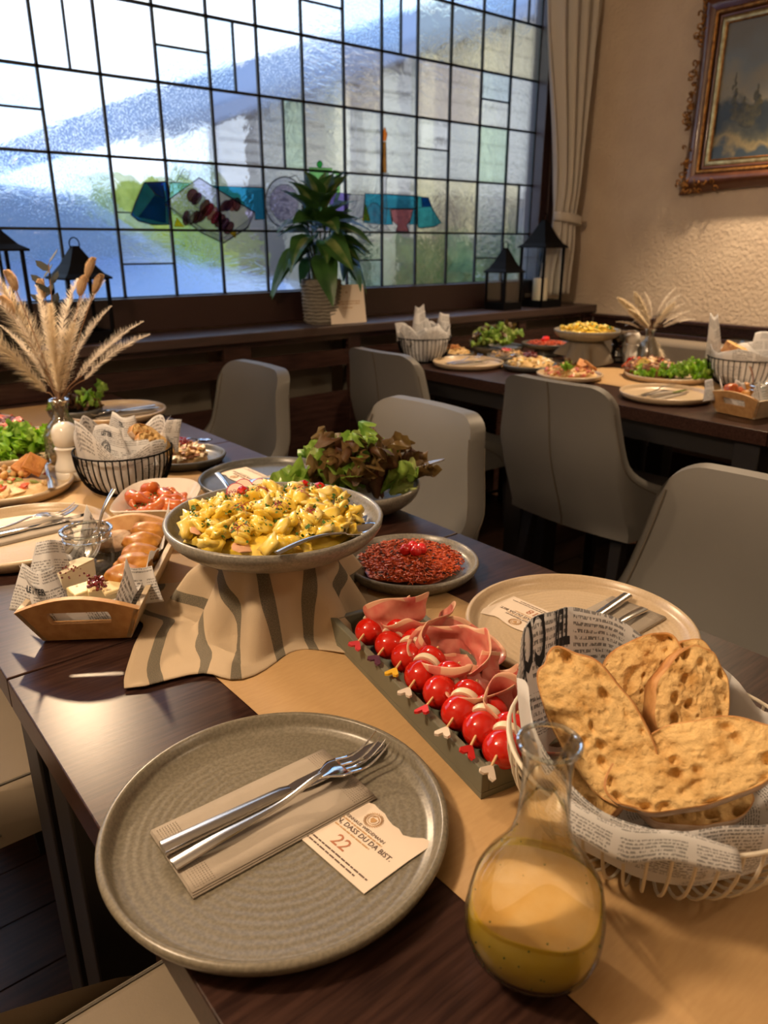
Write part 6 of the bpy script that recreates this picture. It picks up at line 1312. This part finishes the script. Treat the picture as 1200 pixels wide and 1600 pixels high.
o = thing('lemon_half', 'lemon half standing in the far platter', 'lemon', (2.365, 1.455, TZ + .045), 0); o.rotation_euler = (0, -1.2, .6); G().lathe([(0, -.016), (.018, -.012), (.025, 0), (.024, .002)], 28).build('peel', mt['lemon'], o); G().lathe([(0, .0005), (.0235, .0008), (.024, .002)], 28).build('flesh', mt['lemon_in'], o)
M1 = pt(963, 572); mill('black glossy pepper mill on the far table row', (2.62, 1.735, TZ), mt['pearl'], .125); mill('white pepper mill beside the black one on the far table row', (2.665, 1.70, TZ), mt['porcelain'], .125)
for i in range(3):
    o = G().blob((0, 0, 0), .014, i, .03, 1, 3).build('cherry_tomato', mt['tomato'], loc=(2.575 + .0 * i + (0, .075, .04)[i], 1.70 + (.05, -.02, -.03)[i], TZ + .0145)); tag(o, ('red cherry tomato left of the black pepper mill', 'red cherry tomato between the two pepper mills', 'red cherry tomato in front of the black pepper mill')[i], 'tomato')
V2 = Vector((2.655, 1.622, TZ)); vase('clear glass bottle vase of dried grasses on the far table row', tuple(V2), 1.0)
PM2 = [plume_mesh('pampas', .26, 11, 4), plume_mesh('pampas', .22, 12, 4)]; FM2 = [plume_mesh('feather', .20, 13, 5.0), plume_mesh('feather', .17, 14, 5.0)]
bouquet(V2, 1, [('pampas', 972, 462, .0, 'broad cream pampas plume left in the far vase'), ('pampas', 998, 455, .05, 'second cream pampas plume left in the far vase'), ('pampas', 985, 480, -.05, 'low cream pampas plume in the far vase'), ('pampas', 1045, 585, -.03, 'cream pampas plume hanging over the right of the far vase'), ('pampas', 1050, 470, .0, 'short cream pampas plume right in the far vase'),
 ('feather', 1018, 456, .0, 'upright feather grass in the far vase'), ('feather', 1048, 446, .02, 'tallest feather grass in the far vase'), ('feather', 1066, 470, .0, 'feather grass leaning right in the far vase'), ('feather', 1075, 482, .03, 'feather grass beside the tallest in the far vase'), ('feather', 1084, 495, .0, 'feather grass farthest right in the far vase'), ('feather', 965, 500, .0, 'feather grass bent left in the far vase'), ('feather', 958, 522, .0, 'thin feather grass farthest left in the far vase'), ('feather', 1000, 465, .04, 'feather grass behind the far bunch'), ('feather', 1060, 455, .05, 'feather grass at the back right of the far bunch')], 'in the far vase', 1.0, PM2, FM2)
B4 = Vector((2.50, 1.165, TZ)); wire_basket('wire_basket', 'black wire basket of wrapped bread at the right edge of the photo', B4, .118, .055, .095, 40, .0016, mt['black'])
liner('newsprint paper lining the basket at the right edge', B4, lambda u, v: bl(u, v, .114, .05, .097, lambda a: .015 + .02 * math.sin(a * 2 + 1) ** 2, 6), 70, 20, (.5, .2))
for k, (dx, dy, w_, h_, rx, rz, lb) in enumerate([(-.04, .09, .06, .15, -.25, -.7, 'tall left'), (-.03, -.02, .13, .085, -.8, -.6, 'wide front'), (.04, -.05, .12, .10, -.4, -.8, 'right'), (.02, .02, .12, .07, -1.0, -.5, 'middle')]):
    sheet('newsprint %s sheet in the basket at the right edge' % lb, B4 + Vector((dx, dy, .082)), (rx, 0, rz), w_, h_, k + 17, bend=.6)
bread_slice('round flour dusted bread in the basket at the right edge', B4 + Vector((-.01, .03, .11)), (.4, .1, .3), .12, .09, .04, 33, group='bread in the right edge basket')
CB = (2.035, .955, TZ)
crate('wooden_tray', 'light wooden handled tray of snacks cut by the right edge', CB, -.15 + 0.0, .25, .12, .165, .055, .014, .036, (mt['oak'], mt['oak_end']))
o = G().grid(tliner, 50, 20, uvscale=(.26, .14)).build('paper_liner', mt['news'], loc=CB, rot=(0, 0, -.15), solid=.0003); tag(o, 'newsprint paper lining the wooden tray at the right edge', 'paper')
for k, (dx, dy, dz, lb) in enumerate([(.03, .035, .065, 'upper'), (.06, .03, .055, 'lower'), (.10, .03, .06, 'back'), (.05, -.005, .05, 'middle')]):
    o = G().blob((0, 0, 0), (.026, .018, .016), k + 50, .12, 2, 3).build('fried_dough', mt['shrimp'] if k < 2 else mt['dough'], loc=Vector(CB) + Vector((dx, dy, dz)), rot=(.1, .1, k * .7)); tag(o, 'reddish baked snack, %s piece in the tray at the right edge' % lb, 'snack', 'snacks in the right tray')
jar('clear glass jar in the wooden tray at the right edge', (2.10, .92, TZ + .02), .033, .06)
for k in range(2): sheet(('newsprint corner left in the tray at the right edge', 'newsprint corner in the middle of the tray at the right edge')[k], Vector(CB) + Vector((-.01 + .05 * k, .06 - .05 * k, .03)), (-.3, .1, -.3 - .4 * k), .06, .06, 41 + k)
js2 = spoon((2.075, .955, TZ + .13), (0, 1.15, -.2), 'silver spoon standing in the tray at the right edge', .12)
gl = thing('drinking_glass', 'clear tumbler on the far table at the right edge of the photo', 'glass', (2.66, 1.28, TZ)); G().lathe([(0, .006), (.030, .006), (.032, .02), (.036, .125), (.037, .125), (.033, .01), (.030, 0), (0, 0)], 32).build('glass_body', mt['glass2'], gl)
plate('small_dish', 'small white dish behind the far vase', (2.70, 1.46, TZ - .0005), .055, mt['porcelain']); dish_heap('yellow_garnish', 'small yellow and green garnish in the white dish', 'food', (2.70, 1.46, TZ + .008), .03, .010, mt['lemon_in'], 0, .005, [mt['potato'], mt['lettuce'][3]], 61, 20)
